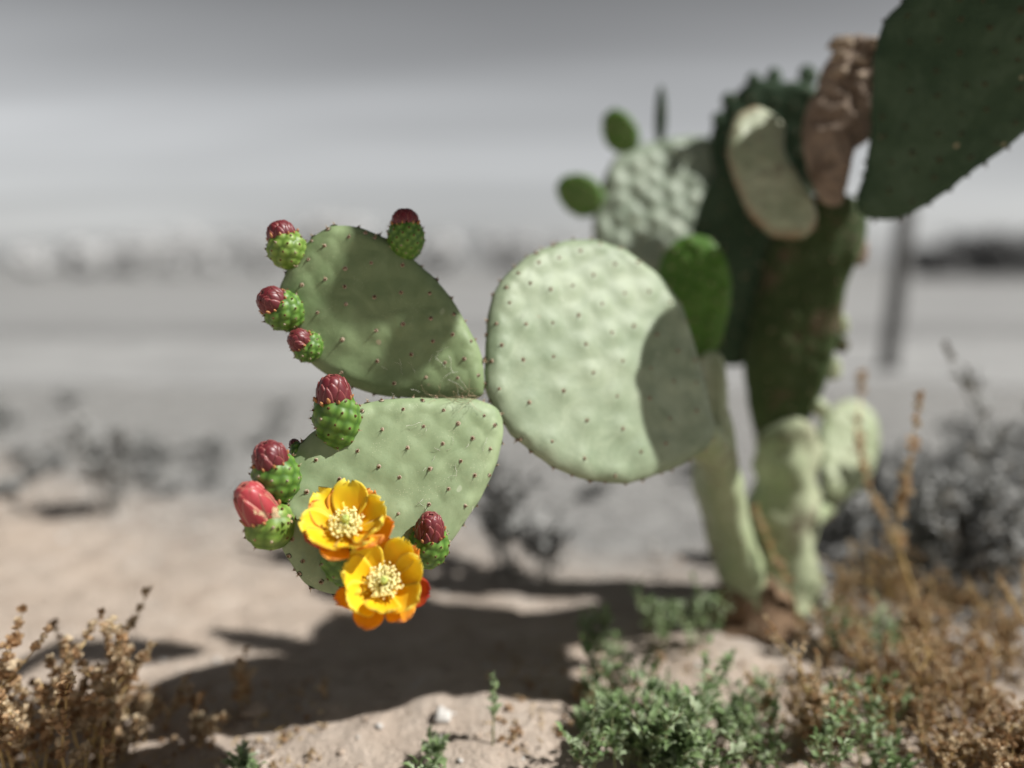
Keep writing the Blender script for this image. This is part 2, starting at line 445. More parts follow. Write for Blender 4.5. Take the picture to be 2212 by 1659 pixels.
def axis_coords(lo, hi, step, far, n):
    core = np.arange(lo, hi, step)
    g = np.geomspace(step * 1.5, far, n)
    return np.concatenate([lo - g[::-1], core, hi + g])
gx = axis_coords(-1.5, 1.7, 0.010, 3500, 60)
gy = np.concatenate([0.55 - np.geomspace(0.015, 400, 40)[::-1], np.arange(0.55, 2.6, 0.009), 2.6 + np.geomspace(0.015, 5000, 75)])
GX, GY = np.meshgrid(gx, gy)
GZ = mound(GX, GY)
nx, ny = len(gx), len(gy)
idx = np.arange(nx * ny).reshape(ny, nx)
gf = np.stack([idx[:-1, :-1], idx[:-1, 1:], idx[1:, 1:], idx[1:, :-1]], -1).reshape(-1, 4)
gv = np.stack([GX, GY, GZ], -1).reshape(-1, 3)
props(mk('ground', gv, gf.tolist(), M_GROUND, origin=(0, 0, 0)), kind='structure')
def gz(x, y):
    return float(mound(np.array([x], float), np.array([y], float))[0])
def strip(name, x0, x1, y0, y1, z, mat, wob=0.06, seed=5, n=160):
    xs = np.linspace(x0, x1, n)
    v, f = [], []
    for x in xs:
        v.append((x, y0 + wob * 2 * float(fbm(np.array([x * .9]), np.array([0.3]), 3, seed)[0]), z))
        v.append((x, y1 + wob * 2 * float(fbm(np.array([x * .9]), np.array([7.3]), 3, seed + 1)[0]), z))
    for i in range(n - 1): f.append((2 * i, 2 * i + 2, 2 * i + 3, 2 * i + 1))
    return props(mk(name, v, f, mat, origin=(0, 0, 0)), kind='structure')
strip('path', -40, 40, 4.05, 6.9, 0.004, M_PATH, 0.5)
strip('road_edge', -60, 60, 7.0, 8.2, 0.006, M_ROADEDGE, 0.3, 8)
strip('road', -90, 90, 8.2, 24.0, 0.008, M_ROAD, 0.5, 12)
strip('field', -400, 400, 27.0, 600.0, 0.004, M_FIELD, 1.0, 15)

# ================================================================== cactus
BASE = gpt(1625, 1325); BASE.z = gz(BASE.x, BASE.y)
CACTUS = empty('prickly_pear_cactus', BASE)
props(CACTUS, 'prickly pear cactus with pale green pads, red buds and two yellow flowers', 'cactus')

def areole_mesh(seed, k):
    r = random.Random(seed)
    mb = MB()
    # flat dark ring painted as shade, felt cushion, brown tuft, short spine
    def dome(R, H, z0, m, seg=8, rings=2, jit=0.0, ox=0, oy=0):
        v, f = [], []
        for i in range(rings + 1):
            a = (PI / 2) * i / (rings)
            for j in range(seg):
                t = 2 * PI * j / seg
                q = R * math.cos(a) * (1 + jit * (r.random() - .5))
                v.append((ox + q * math.cos(t), oy + q * math.sin(t), z0 + H * math.sin(a) * (1 + jit * (r.random() - .5))))
        for i in range(rings):
            for j in range(seg):
                f.append((i * seg + j, i * seg + (j + 1) % seg, (i + 1) * seg + (j + 1) % seg, (i + 1) * seg + j))
        mb.add(v, f, m)
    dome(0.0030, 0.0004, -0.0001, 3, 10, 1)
    dome(0.0021, 0.0011, 0.0, 0, 8, 2, 0.3)
    dome(0.0013, 0.0016, 0.0004, 1, 7, 2, 0.5, 0.0002, -0.0003)
    for q in range(k):
        a = r.random() * 2 * PI; tl = r.uniform(0.25, 0.9); ln = r.uniform(0.0022, 0.0048)
        d = Vector((math.cos(a) * tl, math.sin(a) * tl, 1)).normalized()
        p = Vector((r.uniform(-.0005, .0005), r.uniform(-.0005, .0005), 0.0008))
        v, f = tube([p, p + d * ln * .5, p + d * ln], [0.00042, 0.0003, 0.00006], 5)
        mb.add(v, f, 2)
    o = mb.build('areole', [M_FELT, M_TUFT, M_SPINE, M_CREASE], origin=(0, 0, 0))
    me = o.data
    bpy.data.objects.remove(o)
    return me
AREOLES = [areole_mesh(s, k) for s, k in ((1, 1), (2, 2), (3, 1), (4, 2), (5, 1), (6, 3))]
def mesh_arrays(me):
    v = np.empty(len(me.vertices) * 3); me.vertices.foreach_get('co', v)
    return v.reshape(-1, 3), [tuple(p.vertices) for p in me.polygons], [p.material_index for p in me.polygons]
AR_ARR = [mesh_arrays(m) for m in AREOLES]
def add_mesh(mb, arr, mat4):
    v, f, m = arr
    R = np.array(mat4)
    V = v @ R[:3, :3].T + R[:3, 3]
    n = mb.n
    mb.v.append(V); mb.n += len(V)
    mb.f += [tuple(i + n for i in q) for q in f]; mb.m += list(m)

def catmull(pts, n):
    P = np.array(pts, float); k = len(P); out = []
    seg = np.linalg.norm(np.roll(P, -1, 0) - P, axis=1); cum = np.concatenate([[0], np.cumsum(seg)])
    for q in np.linspace(0, cum[-1], n, endpoint=False):
        i = min(np.searchsorted(cum, q, 'right') - 1, k - 1); t = (q - cum[i]) / seg[i]
        a, b, c, d = P[(i - 1) % k], P[i], P[(i + 1) % k], P[(i + 2) % k]
        out.append(0.5 * (2 * b + (c - a) * t + (2 * a - 5 * b + 4 * c - d) * t * t + (3 * b - a - 3 * c + d) * t ** 3))
    return np.array(out)

class Plane:
    def __init__(s, c, n): s.c = Vector(c); s.n = Vector(n).normalized()
    def at(s, px, py):
        r = ray(px, py); return CAMP + r * ((s.c - CAMP).dot(s.n) / r.dot(s.n))
    def depth(s, px, py):
        return (s.at(px, py) - CAMP).dot(FWD)

def pad(outline, depth, normal, T, mat, areoles=None, bump=0.0022, sig=0.0085, spacing=0.034, singles=False,
        nu=150, nr=46, wave=0.004, lump=0.0, seed=0, label=None, re=0.022, ar_scale=1.0, back=True, rimar=0.028, armats=None):
    """a cactus pad: closed solid with rounded rim; outline lies in a plane of its own in space"""
    r = random.Random(seed)
    ol = np.array(outline, float); cpx = ol.mean(0)
    pl = Plane(pt(cpx[0], cpx[1], depth), normal)
    U, W, Nn = frame(pl.n)
    to2 = lambda p: ((p - pl.c).dot(U), (p - pl.c).dot(W))
    O2 = catmull([to2(pl.at(*p)) for p in outline], nu)
    cen = O2.mean(0)
    O2 = O2 + (O2 - cen) * (0.020 * fbm(O2[:, 0] * 42 + seed * 3.7, O2[:, 1] * 42, 3, 60 + seed % 50))[:, None] * (3 if lump else 2)
    # areole positions in plane
    if areoles is not None:
        A2 = np.array([to2(pl.at(*p)) for p in areoles])
    else:
        A2 = None
    def inside(p, shrink):
        x, y = (p - cen) / shrink + cen
        Oj = np.roll(O2, 1, 0)
        m = (O2[:, 1] > y) != (Oj[:, 1] > y)
        a, b = O2[m], Oj[m]
        return bool(((x < (b[:, 0] - a[:, 0]) * (y - a[:, 1]) / (b[:, 1] - a[:, 1]) + a[:, 0]).sum()) % 2)
    def hexgrid(sp, ang, off):
        out = []
        ca, sa = math.cos(ang), math.sin(ang)
        for i in range(-16, 17):
            for j in range(-16, 17):
                x = (i + 0.5 * (j % 2)) * sp; y = j * sp * 0.8
                p = np.array([ca * x - sa * y + r.uniform(-.2, .2) * sp, sa * x + ca * y + r.uniform(-.2, .2) * sp]) + cen + off
                if inside(p, 0.9): out.append(p)
        return np.array(out) if out else np.zeros((0, 2))
    if A2 is None: A2 = hexgrid(spacing, r.uniform(0.4, 0.9), np.array([.3, .2]) * spacing)
    B2 = hexgrid(max(spacing, 0.03), r.uniform(0.3, 0.8), np.array([.1, .3]) * spacing)
    Rm = np.mean(np.linalg.norm(O2 - cen, axis=1))
    k = np.linspace(0, 1, nr + 1)
    S = 1 - (1 - k) ** 1.6
    S[0] = 0.0
    def height(s, P2, side):
        d = (1 - s) * Rm
        e = np.clip(1 - d / re, 0, 1)
        h = T / 2 * (0.72 * np.sqrt(np.clip(1 - e ** 2, 0, 1)) + 0.28 * (1 - s ** 2))
        A = A2 if side > 0 else B2
        b = np.zeros(len(P2))
        if len(A) and bump:
            D = ((P2[:, None, :] - A[None]) ** 2).sum(-1)
            b = np.exp(-D / (2 * sig ** 2)).max(1) - 0.35 * np.exp(-D / (2 * (sig * .28) ** 2)).max(1)
        edge = np.clip(d / 0.01, 0, 1)
        h = h + bump * b * edge
        if lump:
            h = h + lump * (fbm(P2[:, 0] * 55 + seed, P2[:, 1] * 55, 4, seed + 2) * 2) * np.clip(d / .004, .3, 1)
        return h
    bend = wave * 10
    ph = r.uniform(0, 6)
    def warp(P2):
        return wave * (np.sin(P2[:, 0] * 24 + ph) * np.cos(P2[:, 1] * 21 + ph * .7)) + bend * ((P2[:, 0] - cen[0]) ** 2 - (P2[:, 1] - cen[1]) ** 2) * 3 \
            + wave * 1.2 * fbm(P2[:, 0] * 30 + 9, P2[:, 1] * 30 + seed, 3, seed + 5)
    rings = []; rimv = []
    Un, Wn, Nv, C = np.array(U), np.array(W), np.array(pl.n), np.array(pl.c)
    def world3(P2, h): return C + P2[:, :1] * Un + P2[:, 1:] * Wn + h[:, None] * Nv
    verts = []; rimw = []
    for side in (1, -1):
        rng_ = range(nr + 1) if side > 0 else range(nr - 1, -1, -1)
        for i in rng_:
            s = S[i]
            if i == 0: P2 = cen[None, :].copy()
            else: P2 = cen + s * (O2 - cen)
            h = height(np.full(len(P2), s), P2, side) * side + warp(P2)
            verts.append(world3(P2, h)); rimw.append(np.full(len(P2), np.clip((s - .86) / .14, 0, 1)))
    V = np.concatenate(verts); RW = np.concatenate(rimw)
    F = []
    st = [0]
    for a in verts: st.append(st[-1] + len(a))
    for q in range(len(verts) - 1):
        a0, b0 = st[q], st[q + 1]
        na, nb = len(verts[q]), len(verts[q + 1])
        for j in range(nu):
            j2 = (j + 1) % nu
            if na == 1: F.append((a0, b0 + j, b0 + j2))
            elif nb == 1: F.append((a0 + j2, a0 + j, b0))
            else: F.append((a0 + j, b0 + j, b0 + j2, a0 + j2))
    # consistent outward orientation
    o = mk('pad', V, F, mat, CACTUS, attrs={'rim': RW})
    if label: o['label'] = label
    bv = BVHTree.FromPolygons([Vector(v) for v in V], F)
    mats4 = []
    def cast(p, d):
        h = bv.ray_cast(p, d)
        if h[0] is None: return None
        nn = h[1] if h[1].dot(d) < 0 else -h[1]
        return h[0], nn
    for a in A2:
        p = pl.c + U * a[0] + W * a[1] + pl.n * 0.2
        h = cast(p, -pl.n)
        if h: mats4.append((h[0], h[1]))
    if rimar:
        per = np.linalg.norm(np.roll(O2, -1, 0) - O2, axis=1).sum(); cnt = int(per / rimar)
        for i in range(cnt):
            q = O2[int(i * nu / cnt + r.uniform(0, .3) * nu / cnt) % nu]
            dd = (q - cen) / np.linalg.norm(q - cen)
            d3 = (U * dd[0] + W * dd[1]) + pl.n * r.uniform(0.0, 0.5)
            d3.normalize()
            p0 = pl.c + U * q[0] + W * q[1] + pl.n * float(warp(q[None])[0])
            h = cast(p0 + d3 * 0.03, -d3)
            if h: mats4.append((h[0], h[1]))
    if singles:
        for p, nn in mats4:
            put('areole', r.choice(AREOLES), o, basis(nn, p, ar_scale * r.uniform(1.0, 1.5), r.uniform(0, 6)))
        mats4 = []
    if back:
        for a in B2:
            h = cast(pl.c + U * a[0] + W * a[1] - pl.n * 0.2, pl.n)
            if h: mats4.append((h[0], h[1]))
    if mats4:
        mb = MB()
        for p, nn in mats4: add_mesh(mb, r.choice(AR_ARR), basis(nn, p, ar_scale * r.uniform(.85, 1.2), r.uniform(0, 6)))
        props(mb.build('areoles', armats or [M_FELT, M_TUFT, M_SPINE, M_CREASE], o), kind='stuff')
    return o, pl

# --- the three pads in front (outlines in the pad's own plane)
OUT_I = [(1047, 838), (1042, 780), (1022, 725), (985, 660), (945, 607), (913, 578), (885, 551), (850, 522), (818, 506), (771, 491), (720, 489),
         (685, 505), (660, 530), (632, 566), (612, 600), (604, 640), (610, 685), (632, 735), (666, 778), (708, 810), (765, 838), (822, 853), (900, 861), (970, 863), (1034, 859)]
AR1 = [(757, 262), (648, 342), (903, 320), (1012, 288), (1075, 322), (740, 380), (587, 390), (630, 473), (548, 512), (881, 537), (1055, 497),
       (1265, 510), (745, 607), (588, 645), (876, 658), (1078, 730), (1255, 698), (1448, 703), (693, 830), (885, 775), (1270, 910), (1455, 872), (1610, 842), (860, 1013),
       (1090, 952), (1600, 977), (1468, 1025), (1325, 1112), (1727, 1020), (1097, 1157), (1550, 1167), (1680, 1140), (855, 1233), (1210, 1305), (1423, 1265),
       (1635, 1268), (1775, 1252)]
AR_I = [(470 + .3167 * x, 415 + .3167 * y) for x, y in AR1]
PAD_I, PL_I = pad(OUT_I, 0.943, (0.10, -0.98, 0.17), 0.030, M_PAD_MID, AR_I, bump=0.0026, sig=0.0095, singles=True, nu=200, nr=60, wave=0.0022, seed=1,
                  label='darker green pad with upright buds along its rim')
OUT_J = [(1044, 868), (1072, 882), (1086, 914), (1084, 956), (1072, 1001), (1051, 1047), (1023, 1099), (988, 1152), (949, 1201), (907, 1236), (855, 1264), (802, 1281),
         (750, 1288), (701, 1280), (666, 1262), (638, 1232), (617, 1197), (603, 1160), (598, 1115), (603, 1070), (617, 1020), (641, 970), (680, 931), (736, 896),
         (778, 875), (820, 865), (872, 860), (942, 859), (1005, 861)]
AR2 = [(885, 330), (1010, 262), (1137, 320), (1257, 264), (1380, 327), (1628, 360), (1008, 443), (1258, 425), (1467, 408), (1695, 418), (857, 573),
       (1160, 555), (1372, 530), (1555, 497), (1665, 560), (605, 627), (985, 668), (1295, 682), (1482, 637), (1570, 723), (1665, 722), (748, 745), (1110, 733),
       (1410, 805), (547, 822), (1513, 907), (440, 957), (532, 997), (460, 1110), (440, 1215), (525, 1243), (505, 1325), (635, 1372), (1103, 955), (1290, 900), (940, 880), (800, 1380)]
AR_J = [(470 + .35 * x, 774 + .35 * y) for x, y in AR2]
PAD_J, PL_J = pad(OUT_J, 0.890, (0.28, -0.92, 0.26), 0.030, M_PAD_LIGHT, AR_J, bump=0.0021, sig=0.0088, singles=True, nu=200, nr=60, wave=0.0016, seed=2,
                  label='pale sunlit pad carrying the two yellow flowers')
OUT_H = [(1087, 915), (1061, 875), (1049, 840), (1047, 800), (1046, 756), (1050, 705), (1061, 653), (1074, 617), (1094, 591), (1123, 569), (1156, 543), (1193, 527), (1233, 519), (1288, 519),
         (1325, 529), (1362, 549), (1402, 580), (1435, 613), (1461, 653), (1483, 705), (1505, 774), (1523, 837), (1534, 884), (1540, 925), (1528, 962), (1508, 982), (1472, 1005),
         (1428, 1024), (1380, 1038), (1332, 1044), (1281, 1040), (1230, 1024), (1178, 998), (1142, 972), (1108, 945)]
AR3 = [(537, 170), (800, 170), (920, 195), (432, 220), (680, 215), (433, 287), (553, 258), (880, 293), (1015, 283), (313, 348),
       (753, 358), (378, 412), (245, 432), (495, 448), (629, 423), (932, 467), (1073, 458), (258, 525), (797, 530), (187, 642), (353, 650), (507, 642), (660, 598),
       (980, 660), (1195, 520), (848, 700), (1115, 707), (215, 770), (697, 768), (338, 855), (512, 838), (908, 868), (165, 857), (740, 935), (1075, 905), (203, 1022), (571, 1038),
       (877, 1070), (1068, 1080), (375, 1102), (705, 1210), (915, 1257), (1215, 980), (1352, 985), (1240, 800), (1345, 852), (1300, 630), (1193, 1195), (1352, 1150), (343, 1310),
       (507, 1330), (697, 1427), (1027, 1390), (888, 1525), (1170, 1340)]
AR_H = [(995 + .3667 * x, 470 + .3667 * y) for x, y in AR3]
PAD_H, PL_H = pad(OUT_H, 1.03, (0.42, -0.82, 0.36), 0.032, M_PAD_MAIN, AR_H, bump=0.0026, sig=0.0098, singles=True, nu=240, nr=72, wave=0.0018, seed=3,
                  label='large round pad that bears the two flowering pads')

# --- pads farther back
OUT_E = [(1283, 520), (1286, 450), (1302, 390), (1328, 345), (1370, 316), (1420, 302), (1480, 294), (1535, 298), (1572, 320), (1585, 380), (1575, 460), (1545, 540), (1500, 620), (1440, 670), (1370, 670), (1310, 610)]
PAD_E, PL_E = pad(OUT_E, 1.52, (0.12, -0.96, 0.26), 0.035, M_PAD_GREY, None, bump=0.010, sig=0.0125, spacing=0.044, seed=4, nu=120, nr=36, wave=0.004)
OUT_D = [(1560, 790), (1515, 740), (1492, 650), (1490, 540), (1515, 430), (1560, 350), (1620, 310), (1680, 340), (1720, 440), (1720, 560), (1690, 680), (1650, 765), (1610, 788)]
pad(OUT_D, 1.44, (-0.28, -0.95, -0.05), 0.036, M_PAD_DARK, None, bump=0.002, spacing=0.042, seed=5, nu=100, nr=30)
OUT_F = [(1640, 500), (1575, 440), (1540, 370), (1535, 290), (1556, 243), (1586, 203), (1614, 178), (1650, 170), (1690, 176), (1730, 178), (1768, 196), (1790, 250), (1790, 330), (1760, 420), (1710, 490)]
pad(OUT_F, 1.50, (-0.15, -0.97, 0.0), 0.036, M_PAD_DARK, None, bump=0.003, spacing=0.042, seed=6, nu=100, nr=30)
OUT_G = [(1518, 782), (1470, 755), (1432, 690), (1418, 615), (1430, 555), (1462, 520), (1500, 507), (1540, 520), (1568, 562), (1580, 625), (1572, 690), (1552, 750)]
pad(OUT_G, 1.30, (-0.30, -0.93, 0.12), 0.020, M_PAD_YOUNG, None, bump=0.0045, sig=0.007, spacing=0.026, seed=7, nu=100, nr=36, label='small vivid green young pad')
OUT_K = [(1633, 229), (1666, 238), (1694, 271), (1692, 305), (1696, 340), (1720, 385), (1750, 430), (1764, 476), (1745, 509), (1694, 516), (1664, 504), (1622, 467), (1594, 406), (1572, 345), (1575, 289), (1595, 247)]
pad(OUT_K, 1.30, (0.10, -0.92, 0.36), 0.026, M_PAD_BROWN, None, bump=0.0018, spacing=0.032, seed=8, nu=100, nr=32, lump=0.002, label='scarred pad with a brown rim')
OUT_L = [(1773, 159), (1792, 126), (1829, 92), (1857, 74), (1890, 90), (1922, 121), (1936, 159), (1928, 201), (1913, 240), (1900, 280), (1876, 303), (1842, 330), (1831, 373), (1822, 434), (1792, 442), (1764, 420), (1742, 355), (1733, 303), (1742, 234), (1764, 196)]
PAD_L, PL_L = pad(OUT_L, 1.26, (-0.10, -0.97, 0.18), 0.060, M_CORK, None, bump=0.0, spacing=0.06, seed=9, nu=140, nr=40, lump=0.014, re=0.03, back=False, rimar=0, label='dead corky brown pad with a crumbling top')
OUT_M = [(1951, 0), (1913, 42), (1893, 96), (1884, 180), (1880, 280), (1868, 370), (1852, 415), (1850, 446), (1866, 467), (1890, 476), (1932, 474), (1974, 460), (2021, 432), (2072, 392), (2128, 352), (2175, 318), (2225, 275),
         (2275, 215), (2310, 130), (2310, 10), (2265, -90), (2180, -140), (2080, -125), (2000, -60)]
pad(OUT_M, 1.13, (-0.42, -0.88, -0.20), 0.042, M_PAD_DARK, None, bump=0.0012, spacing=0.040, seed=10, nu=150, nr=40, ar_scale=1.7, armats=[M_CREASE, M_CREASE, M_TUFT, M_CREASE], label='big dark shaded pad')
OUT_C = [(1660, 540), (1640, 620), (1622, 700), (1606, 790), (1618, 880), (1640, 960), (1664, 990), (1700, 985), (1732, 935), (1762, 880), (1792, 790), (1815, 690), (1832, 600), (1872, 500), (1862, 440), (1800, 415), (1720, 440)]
pad(OUT_C, 1.42, (-0.12, -0.99, -0.06), 0.080, M_PAD_TRUNK, None, bump=0.002, spacing=0.045, seed=11, nu=120, nr=32, re=0.045, lump=0.004, label='old trunk pad darkened for shade')
OUT_N = [(1775, 1060), (1765, 990), (1775, 910), (1808, 872), (1850, 866), (1885, 900), (1895, 960), (1880, 1030), (1840, 1070), (1800, 1080)]
pad(OUT_N, 1.60, (0.2, -0.85, 0.5), 0.03, M_PAD_STEM, None, bump=0.004, spacing=0.03, seed=12, nu=90, nr=26)
# baby pads on the rear pad
def oval(cx, cy, a, b, rot, n=12, egg=0.12):
    out = []
    for i in range(n):
        t = 2 * PI * i / n
        x, y = a * math.cos(t) * (1 + egg * math.sin(t)), b * math.sin(t)
        out.append((cx + x * math.cos(rot) - y * math.sin(rot), cy + x * math.sin(rot) + y * math.cos(rot)))
    return out
pad(oval(1339, 283, 38, 52, -0.45), PL_E.depth(1352, 330), (-0.35, -0.93, 0.1), 0.013, M_PAD_YOUNG, None, bump=0.0015, sig=.004, spacing=0.014, seed=13, nu=60, nr=18, re=.01, label='tiny new pad')
pad(oval(1253, 420, 44, 54, -1.0), PL_E.depth(1295, 440), (-0.3, -0.95, 0.1), 0.013, M_PAD_YOUNG, None, bump=0.0015, sig=.004, spacing=0.014, seed=14, nu=60, nr=18, re=.01, label='tiny new pad')
pad(oval(1427, 250, 13, 66, 0.02), PL_E.depth(1427, 308), (-0.1, -0.99, 0.0), 0.020, M_PAD_DARK, None, bump=0.0, seed=15, nu=50, nr=14, re=.01, rimar=0, back=False)
# small knobs on rims behind (young buds on the dark pad and the trunk edge)
for (cx, cy, a, b, d, mm) in ((1672, 166, 17, 20, 1.49, M_PAD_DARK), (1745, 163, 20, 24, 1.49, M_PAD_DARK), (1573, 216, 15, 17, 1.49, M_PAD_DARK), (1550, 258, 13, 15, 1.49, M_PAD_DARK), (1625, 172, 13, 14, 1.49, M_PAD_DARK),
                         (1818, 700, 13, 24, 1.42, M_PAD_STEM), (1815, 742, 16, 22, 1.43, M_PAD_TRUNK), (1800, 795, 18, 26, 1.43, M_PAD_STEM), (1770, 880, 18, 22, 1.42, M_PAD_STEM), (1852, 540, 20, 36, 1.41, M_CORK)):
    o, _ = pad(oval(cx, cy, a, b, RNG.uniform(-.4, .4)), d, (0.1, -0.98, 0.15), 0.022, mm, None, bump=0.0, lump=0.004, seed=int(cx), nu=36, nr=10, re=.012, rimar=0, back=False)
    o.name = 'knob'; ORG[o.name] = CACTUS.location.copy()

# --- stems as lofted solids
def limb(name, stations, mat, parent=CACTUS, seg=26, seed=0, lump=0.004, label=None, sub=6):
    """stations: (px, py, depth, half width in image-plane, half width along view)"""
    P = [pt(a, b, c) for a, b, c, _, _ in stations]
    pts, rx, ry = [], [], []
    n = len(P)
    for i in range(n - 1):
        for k in range(sub):
            t = k / sub
            a, b, c, d = P[max(i - 1, 0)], P[i], P[i + 1], P[min(i + 2, n - 1)]
            pts.append(0.5 * (2 * b + (c - a) * t + (2 * a - 5 * b + 4 * c - d) * t * t + (3 * b - a - 3 * c + d) * t ** 3))
            s = t * t * (3 - 2 * t)
            rx.append(stations[i][3] * (1 - s) + stations[i + 1][3] * s); ry.append(stations[i][4] * (1 - s) + stations[i + 1][4] * s)
    pts.append(P[-1]); rx.append(stations[-1][3]); ry.append(stations[-1][4])
    V, F = [], []
    for i, p in enumerate(pts):
        t = (pts[min(i + 1, len(pts) - 1)] - pts[max(i - 1, 0)]).normalized()
        y = Vector((0, 1, 0)); y = (y - t * y.dot(t)).normalized(); x = y.cross(t)
        f = 1.0
        m = len(pts) - 1
        if i > m - 4: f = math.sqrt(max(0.02, 1 - ((i - (m - 4)) / 4) ** 2))
        for j in range(seg):
            a = 2 * PI * j / seg
            q = p + x * (rx[i] * f * math.cos(a)) + y * (ry[i] * f * math.sin(a))
            q = q + (x * math.cos(a) + y * math.sin(a)) * lump * 2 * mnoise.fractal(q * 17 + Vector((seed, 0, 0)), 1.0, 2.0, 3)
            V.append(tuple(q))
    for i in range(len(pts) - 1):
        for j in range(seg):
            a, b = i * seg + j, i * seg + (j + 1) % seg
            F.append((a, b, b + seg, a + seg))
    F.append(tuple(range(seg))); k = (len(pts) - 1) * seg; F.append(tuple(range(k + seg - 1, k - 1, -1)))
    o = mk(name, V, F, mat, parent)
    if label: o['label'] = label
    # areoles scattered on the stem
    r = random.Random(seed); bv = BVHTree.FromPolygons([Vector(v) for v in V], F); mb = MB()
    for _ in range(34):
        p = pts[r.randrange(2, len(pts) - 3)]; a = r.uniform(0, 2 * PI)
        d = Vector((math.cos(a), math.sin(a), r.uniform(-.3, .3))).normalized()
        h = bv.ray_cast(p + d * 0.4, -d)
        if h[0]: add_mesh(mb, r.choice(AR_ARR), basis(h[1], h[0], 1.3, a))
    if mb.n: props(mb.build('areoles', [M_FELT, M_TUFT, M_SPINE, M_CREASE], o), kind='stuff')
    return o
limb('stem', [(1630, 1322, 1.42, .042, .06), (1602, 1240, 1.41, .042, .07), (1572, 1140, 1.38, .039, .075), (1550, 1040, 1.33, .036, .07), (1540, 960, 1.27, .029, .06), (1537, 880, 1.26, .020, .055), (1534, 800, 1.27, .015, .045), (1530, 762, 1.28, .012, .03)], M_PAD_STEM, seed=3, lump=0.004, label='pale slanting stem under the large round pad')
limb('stem', [(1668, 1340, 1.46, .085, .08), (1676, 1250, 1.455, .074, .07), (1690, 1150, 1.45, .064, .06), (1700, 1060, 1.44, .060, .056), (1702, 985, 1.435, .056, .05), (1712, 900, 1.43, .044, .045)], M_PAD_STEM_ROUGH, seed=5, lump=0.010, label='broad pale sunlit stem under the trunk pad')
limb('neck', [(1566, 1030, 1.33, .020, .03), (1552, 992, 1.27, .026, .034), (1532, 962, 1.19, .030, .032), (1512, 940, PL_H.depth(1512, 940), .030, .024)], M_PAD_STEM, seed=15, lump=0.002, label='short neck joining the large round pad to its stem')
limb('neck', [(1706, 1190, 1.45, .018, .018), (1752, 1125, 1.52, .018, .018), (1795, 1085, 1.59, .020, .016), (1818, 1045, 1.60, .018, .012)], M_PAD_STEM, seed=16, lump=0.002)
limb('woody_base', [(1628, 1352, 1.40, .085, .08), (1624, 1318, 1.40, .070, .07), (1612, 1280, 1.40, .056, .062), (1604, 1240, 1.405, .040, .05)], M_WOOD_BASE, seed=9, lump=0.012, label='brown woody foot of the cactus')

# unseen pads, added out of frame to shadow the front pads and sand
def shadow_pad(c, n, up, length, width, T, mat, seed):
    pl = Plane(c, n); n = pl.n
    a = (Vector(up) - n * Vector(up).dot(n)).normalized(); b = n.cross(a)
    r = random.Random(seed); nu, nr = 80, 18
    V, F = [], []
    O = []
    for i in range(nu):
        t = 2 * PI * i / nu
        e = 1 + 0.40 * math.sin(t)
        O.append(a * (length / 2 * math.sin(t)) + b * (width / 2 * math.cos(t) * e))
    for side in (1, -1):
        for i in (range(nr + 1) if side > 0 else range(nr - 1, -1, -1)):
            s = 1 - (1 - i / nr) ** 1.6
            h = T / 2 * math.sqrt(max(0, 1 - s ** 5)) * side
            if i == 0: V.append(tuple(c + n * h)); continue
            for q in O: V.append(tuple(c + q * s + n * h))
    row = lambda k: 0 if k == 0 else 1 + (k - 1) * nu
    tot = 2 * nr
    for k in range(tot):
        for j in range(nu):
            j2 = (j + 1) % nu
            if k == 0: F.append((0, 1 + j, 1 + j2))
            elif k == tot - 1: F.append((row(k) + j2, row(k) + j, len(V) - 1))
            else: F.append((row(k) + j, row(k + 1) + j, row(k + 1) + j2, row(k) + j2))
    return mk('pad', V, F, mat, CACTUS)
for c_, n_, up_, ln_, wd_ in (((.89, 1.02, 1.36), (-.5, -.85, .1), (.02, 0, 1), .52, .22), ((.885, .97, 1.76), (-.5, -.8, -.2), (-.1, -.35, .8), .30, .13),
                             ((.85, .885, 1.90), (-.6, .2, .7), (-.3, -.8, .3), .22, .11), ((.79, .80, 1.75), (.25, -.85, .2), (-.2, -.25, -1), .26, .115),
                             ((.752, .775, 1.70), (.25, -.85, .2), (-1, -.25, -.5), .07, .042), ((.80, .765, 1.615), (.25, -.85, .2), (.2, -.25, -1), .075, .045),
                             ((.835, .78, 1.67), (.25, -.85, .2), (1, -.25, -.6), .07, .042),
                             ((.80, .93, 1.19), (.1, -.95, .2), (-.75, .1, -.5), .10, .05), ((.93, .94, 1.18), (.1, -.95, .2), (-.1, .3, -1), .40, .34), ((1.12, 1.30, 1.50), (-.2, -.9, .3), (.1, .05, 1), .36, .22),
                             ((1.06, 1.06, 1.32), (.5, -.8, .4), (.3, .1, 1), .46, .30)):
    shadow_pad(Vector(c_), Vector(n_), Vector(up_), ln_, wd_, 0.035, M_PAD_DARK, 3)

